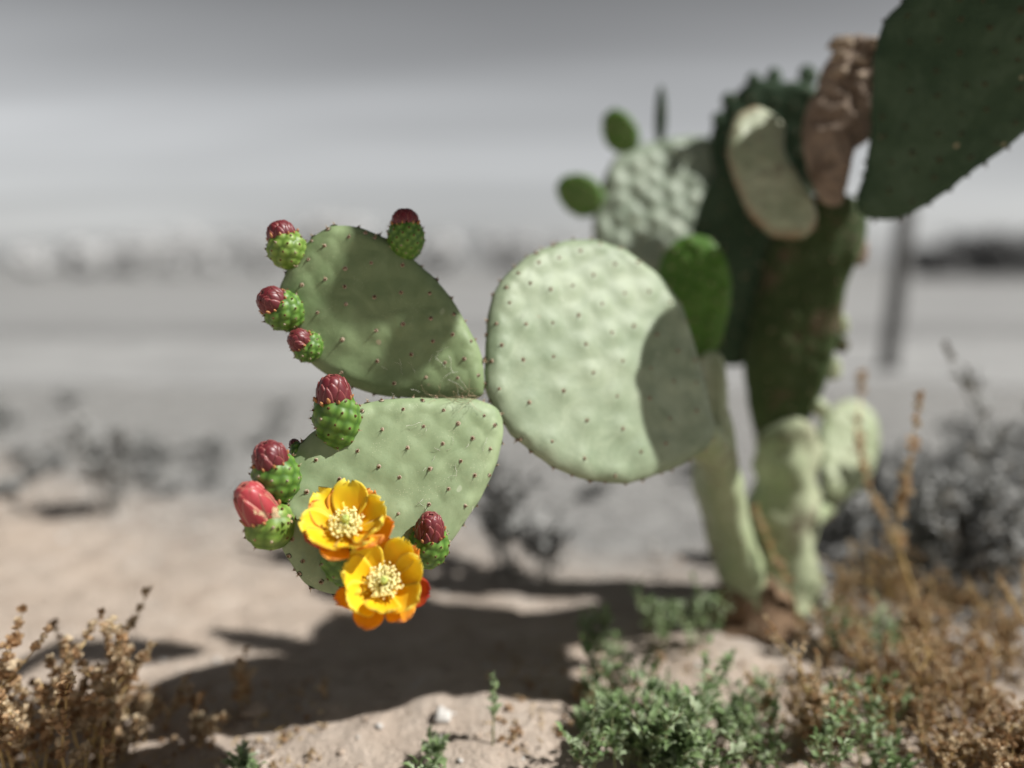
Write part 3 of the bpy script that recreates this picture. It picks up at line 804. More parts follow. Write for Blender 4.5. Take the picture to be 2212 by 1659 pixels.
# ================================================================== buds
def bud_body(name, base, axis, Lb, R, parent, mat, seed, ntub=46, amp=0.10, neck=0.12, span=0.66, label=None):
    r = random.Random(seed)
    x, y, a = frame(axis)
    nt, nphi = 54, 84
    base = Vector(base)
    def prof(t): return R * max(0.0, math.sin(PI * (neck + span * t))) ** 0.8
    tubs = []
    off = r.uniform(0, 6.28)
    for i in range(ntub):
        t = 0.03 + 0.95 * (i + .5) / ntub
        f = off + i * 2.39996
        q = prof(t)
        tubs.append((base + a * (t * Lb) + x * (q * math.cos(f)) + y * (q * math.sin(f)), (x * math.cos(f) + y * math.sin(f))))
    TP = np.array([tuple(p) for p, _ in tubs])
    sig = 0.205 * R
    V, B = [], []
    nx_, ny_, na_ = np.array(x), np.array(y), np.array(a)
    for i in range(nt):
        t = i / (nt - 1)
        q = prof(t)
        f = np.linspace(0, 2 * PI, nphi, endpoint=False)
        rad = nx_ * np.cos(f)[:, None] + ny_ * np.sin(f)[:, None]
        P = np.array(base) + na_ * (t * Lb) + rad * q
        D = ((P[:, None] - TP[None]) ** 2).sum(-1)
        g = np.exp(-D / (2 * sig ** 2)).max(1)
        P = P + rad * ((g - 0.45) * amp * R)[:, None]
        V.append(P); B.append(g)
    # floor and concave top
    V.append(np.array([tuple(base - a * 0.002)])); B.append(np.zeros(1))
    V.append(np.array([tuple(base + a * (Lb * 0.93))])); B.append(np.ones(1) * .3)
    V = np.concatenate(V); B = np.concatenate(B)
    F = []
    for i in range(nt - 1):
        for j in range(nphi):
            j2 = (j + 1) % nphi
            F.append((i * nphi + j, i * nphi + j2, (i + 1) * nphi + j2, (i + 1) * nphi + j))
    n0 = nt * nphi
    for j in range(nphi):
        j2 = (j + 1) % nphi
        F.append((j2, j, n0)); F.append(((nt - 1) * nphi + j, (nt - 1) * nphi + j2, n0 + 1))
    lo, hi = np.percentile(B, 5), np.percentile(B, 97)
    o = mk(name, V, F, mat, parent, attrs={'bump': np.clip((B - lo) / (hi - lo), 0, 1)}, origin=base)
    if label: o['label'] = label
    mb = MB()
    for p, rd in tubs:
        up = (rd + a * 0.55).normalized()
        pp = p + rd * (amp * R * 0.50) + a * (0.05 * R)
        m = basis(up, pp, 1.0, r.uniform(0, 6))
        s = R * 0.062
        v, f = [], []
        for k in range(3):
            an = (PI / 2) * k / 2.3
            for j in range(6):
                tt = 2 * PI * j / 6
                v.append((s * math.cos(an) * (1 + r.uniform(-.35, .35)) * math.cos(tt), s * math.cos(an) * math.sin(tt) * (1 + r.uniform(-.35, .35)), s * 1.0 * math.sin(an)))
        for k in range(2):
            for j in range(6): f.append((k * 6 + j, k * 6 + (j + 1) % 6, (k + 1) * 6 + (j + 1) % 6, (k + 1) * 6 + j))
        add_mesh(mb, (np.array(v), f, [1 if r.random() < .75 else 0] * len(f)), m)
        for k in range(r.choice((0, 1, 1, 2, 3))):
            d = (up + Vector((r.uniform(-1, 1), r.uniform(-1, 1), r.uniform(-1, 1))) * .8).normalized()
            v, f = tube([pp, pp + d * s * 1.4, pp + d * s * r.uniform(2, 3.4)], [s * .28, s * .2, s * .04], 4)
            mb.add(v, f, 2 if r.random() < .6 else 1)
    props(mb.build('areoles', [M_FELT, M_TUFT, M_SPINE], o), kind='stuff')
    return o, (x, y, a), prof

def crown(o, base, fr, Lb, R, rim, H, rows, mat, seed, bract=True, open_=0.0):
    """overlapping scales closed into a dome on top of the bud body"""
    r = random.Random(seed)
    x, y, a = fr
    c = base + a * (Lb * 0.95)
    rc = rim * 0.88
    def dome(th, ph, off):
        s = math.sin(th)
        rr = rc * (s ** 0.85 if s > 0 else 0) + off
        return c + x * (rr * math.cos(ph)) + y * (rr * math.sin(ph)) + a * (H * math.cos(th) + off * .4)
    # inner core closing the dome
    V, F = [], []
    n1, n2 = 10, 24
    for i in range(n1 + 1):
        th = (PI / 2 * 1.12) * i / n1
        for j in range(n2): V.append(tuple(dome(max(th, 1e-3), 2 * PI * j / n2, -0.03 * R)))
    for i in range(n1):
        for j in range(n2): F.append((i * n2 + j, (i + 1) * n2 + j, (i + 1) * n2 + (j + 1) % n2, i * n2 + (j + 1) % n2))
    F.append(tuple(range(n2)))
    mk('bud_core', V, F, mat, o, attrs={'along': np.zeros(len(V)), 'edge': np.zeros(len(V))})
    nrow = len(rows)
    for k, (cnt, t0, t1) in enumerate(rows):
        ph0 = r.uniform(0, 6.28)
        for i in range(cnt):
            ph = ph0 + 2 * PI * i / cnt + r.uniform(-.1, .1)
            hw = PI / cnt * r.uniform(1.12, 1.35)
            T0, T1 = math.radians(t0 + r.uniform(-5, 5)), math.radians(max(1.5, t1 + r.uniform(-8, 6)))
            lift = R * (0.015 + 0.028 * (nrow - 1 - k) + r.uniform(0, .02))
            nu_, nv_ = 7, 8
            V, F, AL, ED = [], [], [], []
            for layer in (0, 1):
                for q in range(nv_):
                    s = q / (nv_ - 1)
                    th = T0 + (T1 - T0) * s
                    wid = hw * (1.05 * (1 - s ** 1.7) * (0.75 + 0.5 * s) + 0.03)
                    for p in range(nu_):
                        u = -1 + 2 * p / (nu_ - 1)
                        off = lift + R * 0.045 * (1 - u * u) * (1 - .3 * s) + open_ * R * s * s + R * 0.02 * s
                        if layer: off -= R * 0.022
                        # narrow scales keep width when near the pole
                        ws = wid * min(2.2, math.sin(T0) / max(0.25, math.sin(max(th, .02)))) if k else wid
                        V.append(tuple(dome(max(th, .015), ph + u * ws, off)))
                        AL.append(s); ED.append(max(0.0, (abs(u) - .72) / .28) * .9 if s < .92 else 0.8)
            n = nu_ * nv_
            for q in range(nv_ - 1):
                for p in range(nu_ - 1):
                    b = q * nu_ + p
                    F.append((b, b + 1, b + nu_ + 1, b + nu_)); F.append((n + b, n + b + nu_, n + b + nu_ + 1, n + b + 1))
            ring = [p for p in range(nu_)] + [q * nu_ + nu_ - 1 for q in range(1, nv_)] + [(nv_ - 1) * nu_ + p for p in range(nu_ - 2, -1, -1)] + [q * nu_ for q in range(nv_ - 2, 0, -1)]
            for q in range(len(ring)):
                b, d = ring[q], ring[(q + 1) % len(ring)]
                F.append((b, n + b, n + d, d))
            mk('bud_scale', V, F, mat, o, attrs={'along': AL, 'edge': ED})
    if bract:
        cnt = 11
        for i in range(cnt):
            ph = 2 * PI * i / cnt + r.uniform(-.2, .2)
            rad = x * math.cos(ph) + y * math.sin(ph)
            p = c + rad * (rim * r.uniform(1.0, 1.08)) - a * (R * r.uniform(-.02, .16))
            put('bract', BRACT, o, basis((a + rad * r.uniform(.25, .8)).normalized(), p, R * r.uniform(.8, 1.3), r.uniform(0, 6)))
def bract_mesh():
    V, F = tube([(0, 0, -.02), (0, 0, .06), (.004, 0, .14), (.008, 0, .21), (.014, 0, .255)], [.035, .062, .068, .042, .006], 8)
    o = mk('bract', V, F, M_BRACT, origin=(0, 0, 0)); me = o.data; bpy.data.objects.remove(o); return me
BRACT = bract_mesh()
ROWS = [(9, 104, 58), (8, 86, 40), (6, 62, 20), (4, 36, 3)]
def bud(pl, b, t, toward, width, seed, mat=M_FRUIT, label=None, body=0.77, Hf=None, rows=ROWS, smat=M_SCALE, sink=0.004, ntub=40, amp=0.13):
    db = pl.depth(*b)
    P0 = pt(b[0], b[1], db); P1 = pt(t[0], t[1], db - toward)
    ax = (P1 - P0); Lt = ax.length; ax.normalize()
    R = width / 2 * (db - toward * .5) / FPX
    P0 = P0 - ax * sink
    o, fr, prof = bud_body('flower_bud', P0, ax, Lt * body, R, CACTUS, mat, seed, label=label, ntub=ntub, amp=amp)
    rim = prof(1.0)
    crown(o, P0, fr, Lt * body, R, rim, (Lt * (1 - body * .95)) + sink, rows, smat, seed + 50)
    return o
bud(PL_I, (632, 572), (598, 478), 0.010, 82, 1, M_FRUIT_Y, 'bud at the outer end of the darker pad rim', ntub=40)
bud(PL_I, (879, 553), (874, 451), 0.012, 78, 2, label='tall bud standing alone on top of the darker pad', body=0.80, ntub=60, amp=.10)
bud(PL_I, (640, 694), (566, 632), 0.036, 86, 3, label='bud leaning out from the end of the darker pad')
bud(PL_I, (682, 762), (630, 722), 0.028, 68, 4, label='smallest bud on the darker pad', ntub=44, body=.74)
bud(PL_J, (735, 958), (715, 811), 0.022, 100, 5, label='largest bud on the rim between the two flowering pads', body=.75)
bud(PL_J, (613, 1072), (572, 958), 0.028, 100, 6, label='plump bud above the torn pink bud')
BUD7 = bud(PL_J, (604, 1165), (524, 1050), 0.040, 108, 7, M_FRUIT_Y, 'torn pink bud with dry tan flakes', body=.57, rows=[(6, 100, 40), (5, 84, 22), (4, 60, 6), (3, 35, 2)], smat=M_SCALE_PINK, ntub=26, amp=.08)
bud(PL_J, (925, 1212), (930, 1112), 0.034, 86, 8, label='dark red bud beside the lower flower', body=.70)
# dry flakes round the torn bud
r7 = random.Random(70)
x7, y7, a7 = frame(pt(524, 1050, .87) - pt(604, 1165, .91))
c7 = pt(572, 1112, PL_J.depth(604, 1165) - .035)
for i in range(16):
    f = r7.uniform(-1.2, 1.6) ; rad = (Vector((1, 0, 0)) * math.cos(f) - Vector((0, 1, 0)) * math.sin(f) * .9 + UPV * math.sin(f) * .25)
    p = c7 + rad.normalized() * r7.uniform(.021, .027) + a7 * r7.uniform(-.010, .006)
    s = r7.uniform(.002, .0055)
    V = [tuple(p + Vector((r7.uniform(-1, 1), r7.uniform(-1, 1), r7.uniform(-1, 1))) * s) for _ in range(4)]
    V += [tuple(Vector(v) + Vector((.0003, .0006, .0003))) for v in V]
    mk('dry_flake', V, [(0, 1, 2), (0, 2, 3), (4, 6, 5), (4, 7, 6), (0, 4, 5, 1), (1, 5, 6, 2), (2, 6, 7, 3), (3, 7, 4, 0)], M_DRYFLAKE, BUD7, smooth=False)
# a spent dark bud seen behind the plump one
bud(PL_J, (650, 985), (632, 952), -0.02, 34, 9, label='small bud half hidden behind the plump bud', ntub=24)

# ================================================================== flowers
def petal(parent, c, fr, ph, Lp, Wd, open_deg, curl, mat, seed, r0=0.006, twist=0.0, notch=0.04):
    r = random.Random(seed)
    x, y, a = fr
    rad = x * math.cos(ph) + y * math.sin(ph); tan = a.cross(rad)
    nv, nu_ = 15, 11
    th = math.radians(open_deg); p = c + rad * r0
    spine = []
    for q in range(nv):
        s = q / (nv - 1)
        ang = th + math.radians(34) * (1 - s) ** 2 - math.radians(30) * (s * (1 - s)) * 2 + math.radians(curl) * s * s
        d = a * math.cos(ang) + rad * math.sin(ang)
        nrm = a * math.sin(ang) - rad * math.cos(ang)
        spine.append((p.copy(), d, nrm)); p = p + d * (Lp / (nv - 1))
    w1, w2 = r.uniform(0, 6), r.uniform(5, 9)
    V, F, AL, ED, VE = [], [], [], [], []
    for layer in (0, 1):
        for q in range(nv):
            s = q / (nv - 1)
            w = Wd * (0.16 + 0.84 * math.sin(PI / 2 * min(1, s / .68)) ** 1.25) * math.sqrt(max(0.0, 1 - max(0, (s - .60) / .415) ** 2.2))
            sp, d, nn = spine[q]
            for pidx in range(nu_):
                u = -1 + 2 * pidx / (nu_ - 1)
                cup = 0.30 * Wd * (u * u) * (1 - .35 * s)
                ruf = 0.10 * Wd * s * s * abs(u) * math.sin(w1 + u * w2 + s * 5)
                tipn = -notch * Lp * (1 - abs(u)) ** 2 * (s ** 8) + 0.035 * Lp * s ** 6 * math.sin(u * 9 + w1) + 0.015 * Lp * s ** 6 * math.sin(u * 21 + w2)
                q3 = sp + tan * (w * u * math.cos(twist)) + nn * (cup + ruf + w * u * math.sin(twist)) + d * tipn
                q3 = q3 + nn * (Lp * .010 * mnoise.noise(q3 * 70 + Vector((seed, 0, 0))))
                if layer: q3 = q3 - nn * 0.00045
                V.append(tuple(q3)); AL.append(s)
                ED.append(min(1, max(0.0, (abs(u) - .82) / .18) * .55 * min(1, s * 2) + max(0.0, (s - .86) / .14) * .75)); VE.append(.5 + .5 * math.sin(u * 26))
    n = nu_ * nv
    for q in range(nv - 1):
        for p_ in range(nu_ - 1):
            b = q * nu_ + p_
            F.append((b, b + 1, b + nu_ + 1, b + nu_)); F.append((n + b, n + b + nu_, n + b + nu_ + 1, n + b + 1))
    ring = [p_ for p_ in range(nu_)] + [q * nu_ + nu_ - 1 for q in range(1, nv)] + [(nv - 1) * nu_ + p_ for p_ in range(nu_ - 2, -1, -1)] + [q * nu_ for q in range(nv - 2, 0, -1)]
    for q in range(len(ring)):
        b, d = ring[q], ring[(q + 1) % len(ring)]
        F.append((b, n + b, n + d, d))
    return mk('petal', V, F, mat, parent, attrs={'along': AL, 'edge': ED, 'vein': VE})
def flower(base, cpt, axis, R, seed, label, ov_w, red_at=()):
    r = random.Random(seed)
    fl = empty('flower', base, CACTUS)
    fl['label'] = label
    ax0 = (cpt - base); Lb = ax0.length; ax0.normalize()
    bud_body('ovary', base - ax0 * .004, ax0, Lb - .012, ov_w, fl, M_FRUIT, seed, ntub=36, amp=.13, neck=.14, span=.56)
    fr = frame(axis, Vector((0, 0, 1)))
    x, y, a = fr
    c = cpt - a * 0.006
    V, F = tube([c - a * .016, c - a * .010, c - a * .003, c + a * .002, c + a * .0005], [.010, .014, .0155, .013, .004], 20)
    mk('receptacle', V, F, M_RECEPT, fl)
    Lp = R
    ph0 = r.uniform(0, 6)
    for i in range(7):
        ph = ph0 + 2 * PI * i / 7 + r.uniform(-.15, .15)
        dirv = x * math.cos(ph) + y * math.sin(ph)
        m = M_PETAL_OUT
        if any((dirv.normalized().dot(Vector(q).normalized()) > .86) for q in red_at): m = M_PETAL_RED
        petal(fl, c - a * .004, fr, ph, Lp * r.uniform(.90, 1.05), Lp * r.uniform(.30, .37), r.uniform(60, 78), r.uniform(-38, -5), m, seed * 31 + i, r0=.008, twist=r.uniform(-.3, .3))
    for i in range(7):
        ph = ph0 + .45 + 2 * PI * i / 7 + r.uniform(-.16, .16)
        petal(fl, c, fr, ph, Lp * r.uniform(.96, 1.12), Lp * r.uniform(.38, .47), r.uniform(44, 62), r.uniform(-26, 10), M_PETAL_IN, seed * 57 + i, r0=.006, twist=r.uniform(-.22, .22))
    # stamens
    mb = MB()
    for i in range(230):
        f = r.uniform(0, 2 * PI); q = math.sqrt(r.uniform(.06, 1)) * .0125
        rad = x * math.cos(f) + y * math.sin(f)
        tilt = q / .0125 * r.uniform(.6, 1.3)
        d0 = (a + rad * tilt * .5).normalized(); ln = Lp * r.uniform(.26, .42)
        p0 = c + rad * q * .8
        p1 = p0 + d0 * ln * .55; p2 = p1 + (a + rad * (tilt * r.uniform(.2, 1.0)) + Vector((r.uniform(-.25, .25), r.uniform(-.25, .25), r.uniform(-.25, .25)))).normalized() * ln * .45
        v, ff = tube([p0, p1, p2], [.00038, .00034, .00030], 4, False); mb.add(v, ff, 0)
        dd = Vector((r.uniform(-1, 1), r.uniform(-1, 1), r.uniform(-.3, 1))).normalized(); s = r.uniform(.0008, .00115)
        v, ff = tube([p2 - dd * s * 1.5, p2 - dd * s * .8, p2 + dd * s * .8, p2 + dd * s * 1.5], [s * .4, s, s, s * .4], 6); mb.add(v, ff, 1)
    props(mb.build('stamens', [M_FILAMENT, M_ANTHER], fl), kind='stuff')
    # style with lobed stigma
    mb = MB()
    h = Lp * .40
    v, ff = tube([c, c + a * h * .6, c + a * h], [.0018, .0021, .0019], 8); mb.add(v, ff, 0)
    for i in range(8):
        f = 2 * PI * i / 8; rad = x * math.cos(f) + y * math.sin(f)
        p = c + a * h
        v, ff = tube([p - a * .002, p + rad * .0026 + a * .0012, p + rad * .0030 + a * .0042, p + rad * .0012 + a * .0064], [.0012, .0015, .0013, .0006], 6); mb.add(v, ff, 0)
    mb.build('stigma', [M_STIGMA], fl)
    return fl
dJ = PL_J.depth(746, 1246)
flower(pt(744, 1243, dJ), pt(750, 1140, dJ - .050), Vector((0.03, -0.55, 0.84)), 0.0475, 21, 'yellow flower standing higher on the pale pad', 0.027, red_at=((-1, -.5, 0),))
dJ2 = PL_J.depth(775, 1284)
flower(pt(778, 1290, dJ2), pt(830, 1262, dJ2 - .056), Vector((0.12, -0.78, 0.62)), 0.0475, 33, 'yellow flower at the lower rim with red tinged outer petals', 0.024, red_at=((1, .2, -.7),))

# fibres and cobweb-like hairs in the notch between the flowering pads
rf = random.Random(5)
mb = MB()
for i in range(46):
    px = rf.uniform(935, 1040); py = 862 + rf.uniform(-6, 2)
    p = pt(px, py, 0.925 + rf.uniform(-.012, .01))
    d = Vector((rf.uniform(-1, 1), rf.uniform(-.7, .1), rf.uniform(-.5, .9))).normalized(); pts_ = [p]
    for k in range(4):
        d = (d + Vector((rf.uniform(-.6, .6), rf.uniform(-.4, .2), rf.uniform(-.5, .5)))).normalized(); pts_.append(pts_[-1] + d * rf.uniform(.004, .009))
    v, f = tube(pts_, [.00014] * 5, 3, False); mb.add(v, f, 0)
for pl_, (x0, x1, y0, y1), cnt in ((PL_J, (890, 1050, 900, 1130), 12), (PL_I, (830, 1010, 740, 850), 16), (PL_H, (1090, 1300, 580, 960), 6)):
    for i in range(cnt):
        px, py = rf.uniform(x0, x1), rf.uniform(y0, y1); a = rf.uniform(0, 6.28); pts_ = []; st = rf.uniform(3, 9); lift = rf.uniform(.0163, .0185)
        for k in range(6):
            pts_.append(pl_.at(px, py) + pl_.n * (lift + .002 * math.sin(k * 1.3 + i))); a += rf.uniform(-.5, .5); px += st * math.cos(a); py += st * math.sin(a)
        v, f = tube(pts_, [.00016] * 6, 3, False); mb.add(v, f, 1)
props(mb.build('dry_fibres', [M_HAIR, M_WEB], CACTUS), kind='stuff')

# ================================================================== weeds
def leaf_arr(seed, wav=0.25, fold=0.25, n=5, wid=0.26):
    r = random.Random(seed); V, F = [], []
    for i in range(n + 1):
        s = i / n
        w = wid * math.sin(PI * (0.08 + 0.92 * s) ** 0.8) * (1 + wav * (1 if i % 2 else -1)) + .004
        z = 0.18 * math.sin(s * 2.2) - .22 * s * s
        V += [(-w, s, z + fold * w + r.uniform(-.02, .02)), (0, s, z), (w, s, z + fold * w + r.uniform(-.02, .02))]
    for i in range(n):
        b = i * 3
        F += [(b, b + 1, b + 4, b + 3), (b + 1, b + 2, b + 5, b + 4)]
    return np.array(V), F
def crumple_arr(seed):
    """small dry capsule: a handful of curled flakes"""
    r = random.Random(seed); V, F = [], []
    for k in range(6):
        d = Vector((r.uniform(-1, 1), r.uniform(-1, 1), r.uniform(-.4, 1))).normalized(); x, y, a = frame(d)
        b = len(V)
        for i in range(3):
            for j in range(3):
                u, w = j - 1, i / 2
                V.append(tuple(x * (u * .42 * math.sin(PI * (.2 + .7 * w))) + a * (w * 1.0) + y * (.35 * u * u + .3 * w * w)))
        for i in range(2):
            for j in range(2): F.append((b + i * 3 + j, b + i * 3 + j + 1, b + i * 3 + j + 4, b + i * 3 + j + 3))
    return np.array(V), F
LEAVES = [leaf_arr(s, .28, .35) for s in range(4)] + [leaf_arr(9, .12, .2, 4, .2)]
CAPS = [crumple_arr(s) for s in range(4)]
def arr_mesh(name, arr, mat):
    o = mk(name, arr[0], arr[1], mat, origin=(0, 0, 0)); me = o.data; bpy.data.objects.remove(o); return me
LEAF_ME = [arr_mesh('leaf', a, m) for a in LEAVES for m in (M_LEAF, M_LEAF_B)]
CAP_ME = [arr_mesh('seed_cluster', a, m) for a in CAPS for m in (M_DRY, M_DRY_B)]
def leaf_matrix(p, d, up, s, r):
    d = d.normalized(); x = d.cross(up)
    if x.length < 1e-4: x = Vector((1, 0, 0))
    x.normalize(); z = x.cross(d)
    m = Matrix(((x.x, d.x, z.x, 0), (x.y, d.y, z.y, 0), (x.z, d.z, z.z, 0), (0, 0, 0, 1))) @ Matrix.Scale(s, 4)
    m.translation = p
    return m
def plant(name, loc, h, nst, spread, leaf, dens, seed, kind, label, cat, group=None, singles=False, lean=(0, 0), branch=True, cluster=0.38, smats=None):
    """kind: green / dry / grey / dark"""
    r = random.Random(seed)
    loc = Vector(loc); loc.z = gz(loc.x, loc.y) - .003
    e = empty(name, loc); props(e, label, cat, group)
    stems = MB(); leaves = []
    def grow(p, d, ln, rad, lvl):
        pts_ = [p]; n = max(4, int(ln / .02)); dd = d.copy()
        for i in range(n):
            dd = (dd + Vector((r.uniform(-.16, .16) + lean[0] * .06, r.uniform(-.16, .16) + lean[1] * .06, .05))).normalized()
            pts_.append(pts_[-1] + dd * (ln / n))
        v, f = tube(pts_, [rad * (1 - .75 * i / n) for i in range(n + 1)], 5); stems.add(v, f, 0)
        m = max(3, int(ln * dens))
        for i in range(m):
            s = r.uniform(.12 if lvl else .3, 1) ** .8 * n; k = min(int(s), n - 1); q = pts_[k].lerp(pts_[k + 1], s - k)
            a = r.uniform(0, 2 * PI)
            ld = (Vector((math.cos(a), math.sin(a), r.uniform(-.2, .9))) + dd * .4).normalized()
            leaves.append((q, ld, leaf * r.uniform(.5, 1.15) * (1.15 - .5 * s / n)))
        leaves.append((pts_[-1], dd, leaf * .7))
        if branch and lvl < 1:
            for i in range(r.randint(2, 5)):
                k = r.randrange(max(1, n // 5), n); a = r.uniform(0, 2 * PI)
                bd = (dd * .5 + Vector((math.cos(a), math.sin(a), r.uniform(.1, .8)))).normalized()
                grow(pts_[k], bd, ln * r.uniform(.25, .5), rad * .6, lvl + 1)
    for i in range(nst):
        a = r.uniform(0, 2 * PI); t = r.uniform(0, spread)
        d = Vector((math.cos(a) * t + lean[0], math.sin(a) * t + lean[1], 1)).normalized()
        grow(loc + Vector((r.uniform(-.01, .01), r.uniform(-.01, .01), 0)) * nst ** .5, d, h * r.uniform(.65, 1.1), .0018 * (h / .12) ** .5, 0)
    stem_m = {'green': M_WSTEM, 'dry': M_DSTEM, 'grey': M_GREYSTEM, 'dark': M_GREYSTEM}[kind]
    stems.build('stems', [stem_m], e)
    if kind == 'dry':
        me, arrs, mats = CAP_ME, CAPS, [M_DRY_B, M_DRY]
    else:
        me, arrs = LEAF_ME, LEAVES
        mats = {'green': [M_LEAF, M_LEAF_B], 'grey': [M_GREYLEAF, M_GREYDARK], 'dark': [M_GREYDARK, M_GREYLEAF]}[kind]
    cap = 220
    mb = MB()
    for i, (q, d, s) in enumerate(leaves):
        m = leaf_matrix(q, d, Vector((r.uniform(-.4, .4), r.uniform(-.4, .4), 1)), s * (cluster if kind == 'dry' else 1), r)
        if singles and i < cap:
            put('seed_cluster' if kind == 'dry' else 'leaf', r.choice(me), e, m)
        else:
            v, f = r.choice(arrs)
            add_mesh(mb, (v, f, [0 if r.random() < .6 else 1] * len(f)), m)
    if mb.n: props(mb.build('foliage', mats, e), kind='stuff')
    return e

# --- green weeds in front of the cactus foot
plant('saltbush_weed', gpt(1440, 1690), .085, 7, .8, .034, 150, 101, 'green', 'leafy green weed with wavy leaves, largest of the patch', 'weed', singles=True)
plant('saltbush_weed', gpt(1075, 1652), .105, 1, .15, .018, 260, 102, 'green', 'single upright green weed stalk standing alone on sand', 'weed', singles=True, branch=False)
plant('saltbush_weed', gpt(925, 1700), .045, 3, .9, .026, 160, 103, 'green', 'low green sprig between pale stone and sand bank', 'weed', singles=True)
plant('saltbush_weed', gpt(505, 1690), .045, 3, .8, .026, 150, 104, 'green', 'small dark green sprig at the shaded side of the sand bank', 'weed', singles=True)
plant('saltbush_weed', gpt(1265, 1440), .115, 2, .35, .022, 220, 105, 'green', 'tall thin green weed at the edge of the cactus shadow', 'weed', singles=True, lean=(-.1, 0))
GW = 'low green weeds in front of the cactus foot'
rw = random.Random(77)
for i in range(50):
    px = rw.uniform(1270, 1930); py = rw.uniform(1400, 1700)
    if px > 1650 and rw.random() < .45: px -= 260
    if py < 1430 and px > 1620: continue
    if 1510 < px < 1720 and py < 1510: continue
    plant('saltbush_weed', gpt(px, py), rw.uniform(.055, .115), rw.randint(2, 4), .6, rw.uniform(.014, .024), 115, 200 + i, 'green', 'low dusty green weed in the patch before the cactus foot', 'weed', GW)
# --- dry weeds
plant('dry_weed', gpt(1412, 1480), .075, 1, .12, .028, 240, 301, 'dry', 'short brown dried flower stalk rising out of the green weeds', 'dry weed', singles=True, branch=False, cluster=.42)
plant('dry_weed', gpt(1722, 1390), .31, 1, .03, .036, 85, 302, 'dry', 'thin dried stalk with brown seed clusters before the pale stem', 'dry weed', singles=True, lean=(-.05, 0), branch=False)
plant('dry_weed', gpt(2005, 1385), .46, 2, .05, .040, 70, 303, 'dry', 'tall orange dried stalk leaning beside the cactus trunk', 'dry weed', singles=True, lean=(-.26, .02), branch=False)
plant('dry_weed', gpt(55, 1665), .215, 9, .42, .024, 120, 304, 'dry', 'bushy brown dried weed on the pale sand, wider of two', 'dry weed', singles=True, cluster=.5)
plant('dry_weed', gpt(205, 1660), .245, 7, .30, .024, 120, 305, 'dry', 'brown dried weed with three upright seed stalks', 'dry weed', singles=True, cluster=.5)
plant('dry_weed', gpt(545, 1540), .085, 3, .2, .022, 200, 306, 'dry', 'small brown dried weed standing in the cactus shadow', 'dry weed', singles=True)
plant('dry_weed', gpt(450, 1600), .06, 5, .9, .022, 200, 307, 'dry', 'low brown tangle at the shaded foot of the sand bank', 'dry weed')
plant('dry_weed', gpt(700, 1535), .035, 2, .4, .012, 160, 308, 'dry', 'tiny dried sprig on top of the sand bank', 'dry weed')
plant('dry_weed', gpt(1265, 1560), .05, 4, .9, .020, 160, 309, 'dry', 'low straw coloured tuft beside the green weed patch', 'dry weed')
plant('dry_weed', gpt(2105, 1480), .085, 2, .3, .026, 130, 310, 'dry', 'dark brown dried sprig among straw at the patch edge', 'dry weed', singles=True)
DW = 'dried weeds beside the cactus'
for i in range(52):
    px = rw.uniform(1680, 2290); py = rw.uniform(1290, 1720)
    if px < 1900 and py > 1560 and rw.random() < .6: px += 260
    h = rw.uniform(.05, .12)
    plant('dry_weed', gpt(px, py), h, rw.randint(3, 6), .85, rw.uniform(.012, .024), 130, 400 + i, 'dry', 'low tangled brown dried weed right of the cactus foot'.replace(' right of', ' among straw beside'), 'dry weed', DW)
ST = 'straw stalks among the dried weeds'
for i in range(16):
    px = rw.uniform(1750, 2290); py = rw.uniform(1330, 1640)
    plant('straw_stalk', gpt(px, py), rw.uniform(.10, .19), rw.randint(2, 4), .45, rw.uniform(.012, .018), 60, 470 + i, 'dry', 'thin straw stalk standing up out of the brown dried weeds', 'dry weed', ST, lean=(-.15, 0))
DL = 'dried weeds on the shaded sand'
for i in range(9):
    px = rw.uniform(-60, 320); py = rw.uniform(1500, 1690)
    plant('dry_weed', gpt(px, py), rw.uniform(.04, .08), rw.randint(3, 5), .9, rw.uniform(.018, .028), 150, 500 + i, 'dry', 'low crumbled brown weed under the two dried bushes', 'dry weed', DL)
# --- grey scrub on the verge
plant('grey_scrub', gpt(235, 1105), .22, 9, .55, .045, 60, 601, 'grey', 'grey twiggy scrub alone on the verge beyond the brown weeds', 'scrub')
plant('grey_scrub', gpt(1090, 1240), .20, 9, .6, .040, 70, 602, 'grey', 'grey leafy scrub behind the flowering pads by the cactus shadow', 'scrub')
plant('grey_scrub', gpt(1180, 1250), .12, 7, .7, .034, 80, 603, 'grey', 'low grey scrub touching the upper tongue of cactus shadow', 'scrub')
plant('grey_scrub', gpt(2130, 1330), .42, 3, .12, .045, 50, 604, 'grey', 'tall pale grey dry stalk rising over the dark scrub', 'scrub')
DS = 'dark scrub behind the dried weeds'
for i in range(22):
    px = rw.uniform(1790, 2330); py = rw.uniform(1000, 1330)
    plant('dark_scrub', gpt(px, py), rw.uniform(.12, .24), rw.randint(7, 10), .6, rw.uniform(.035, .055), 75, 620 + i, 'dark', 'dark grey leafy scrub on the verge behind the dried weeds', 'scrub', DS)
VS = 'small scrub tufts on the verge'
for i in range(64):
    px = rw.uniform(-100, 1560); py = rw.uniform(880, 1090)
    plant('verge_tuft', gpt(px, py), rw.uniform(.03, .09), rw.randint(6, 10), 1.3, rw.uniform(.022, .04), 90, 660 + i, rw.choice(('grey', 'grey', 'dark')), 'small grey scrub tuft scattered along the verge by the path', 'scrub', VS)

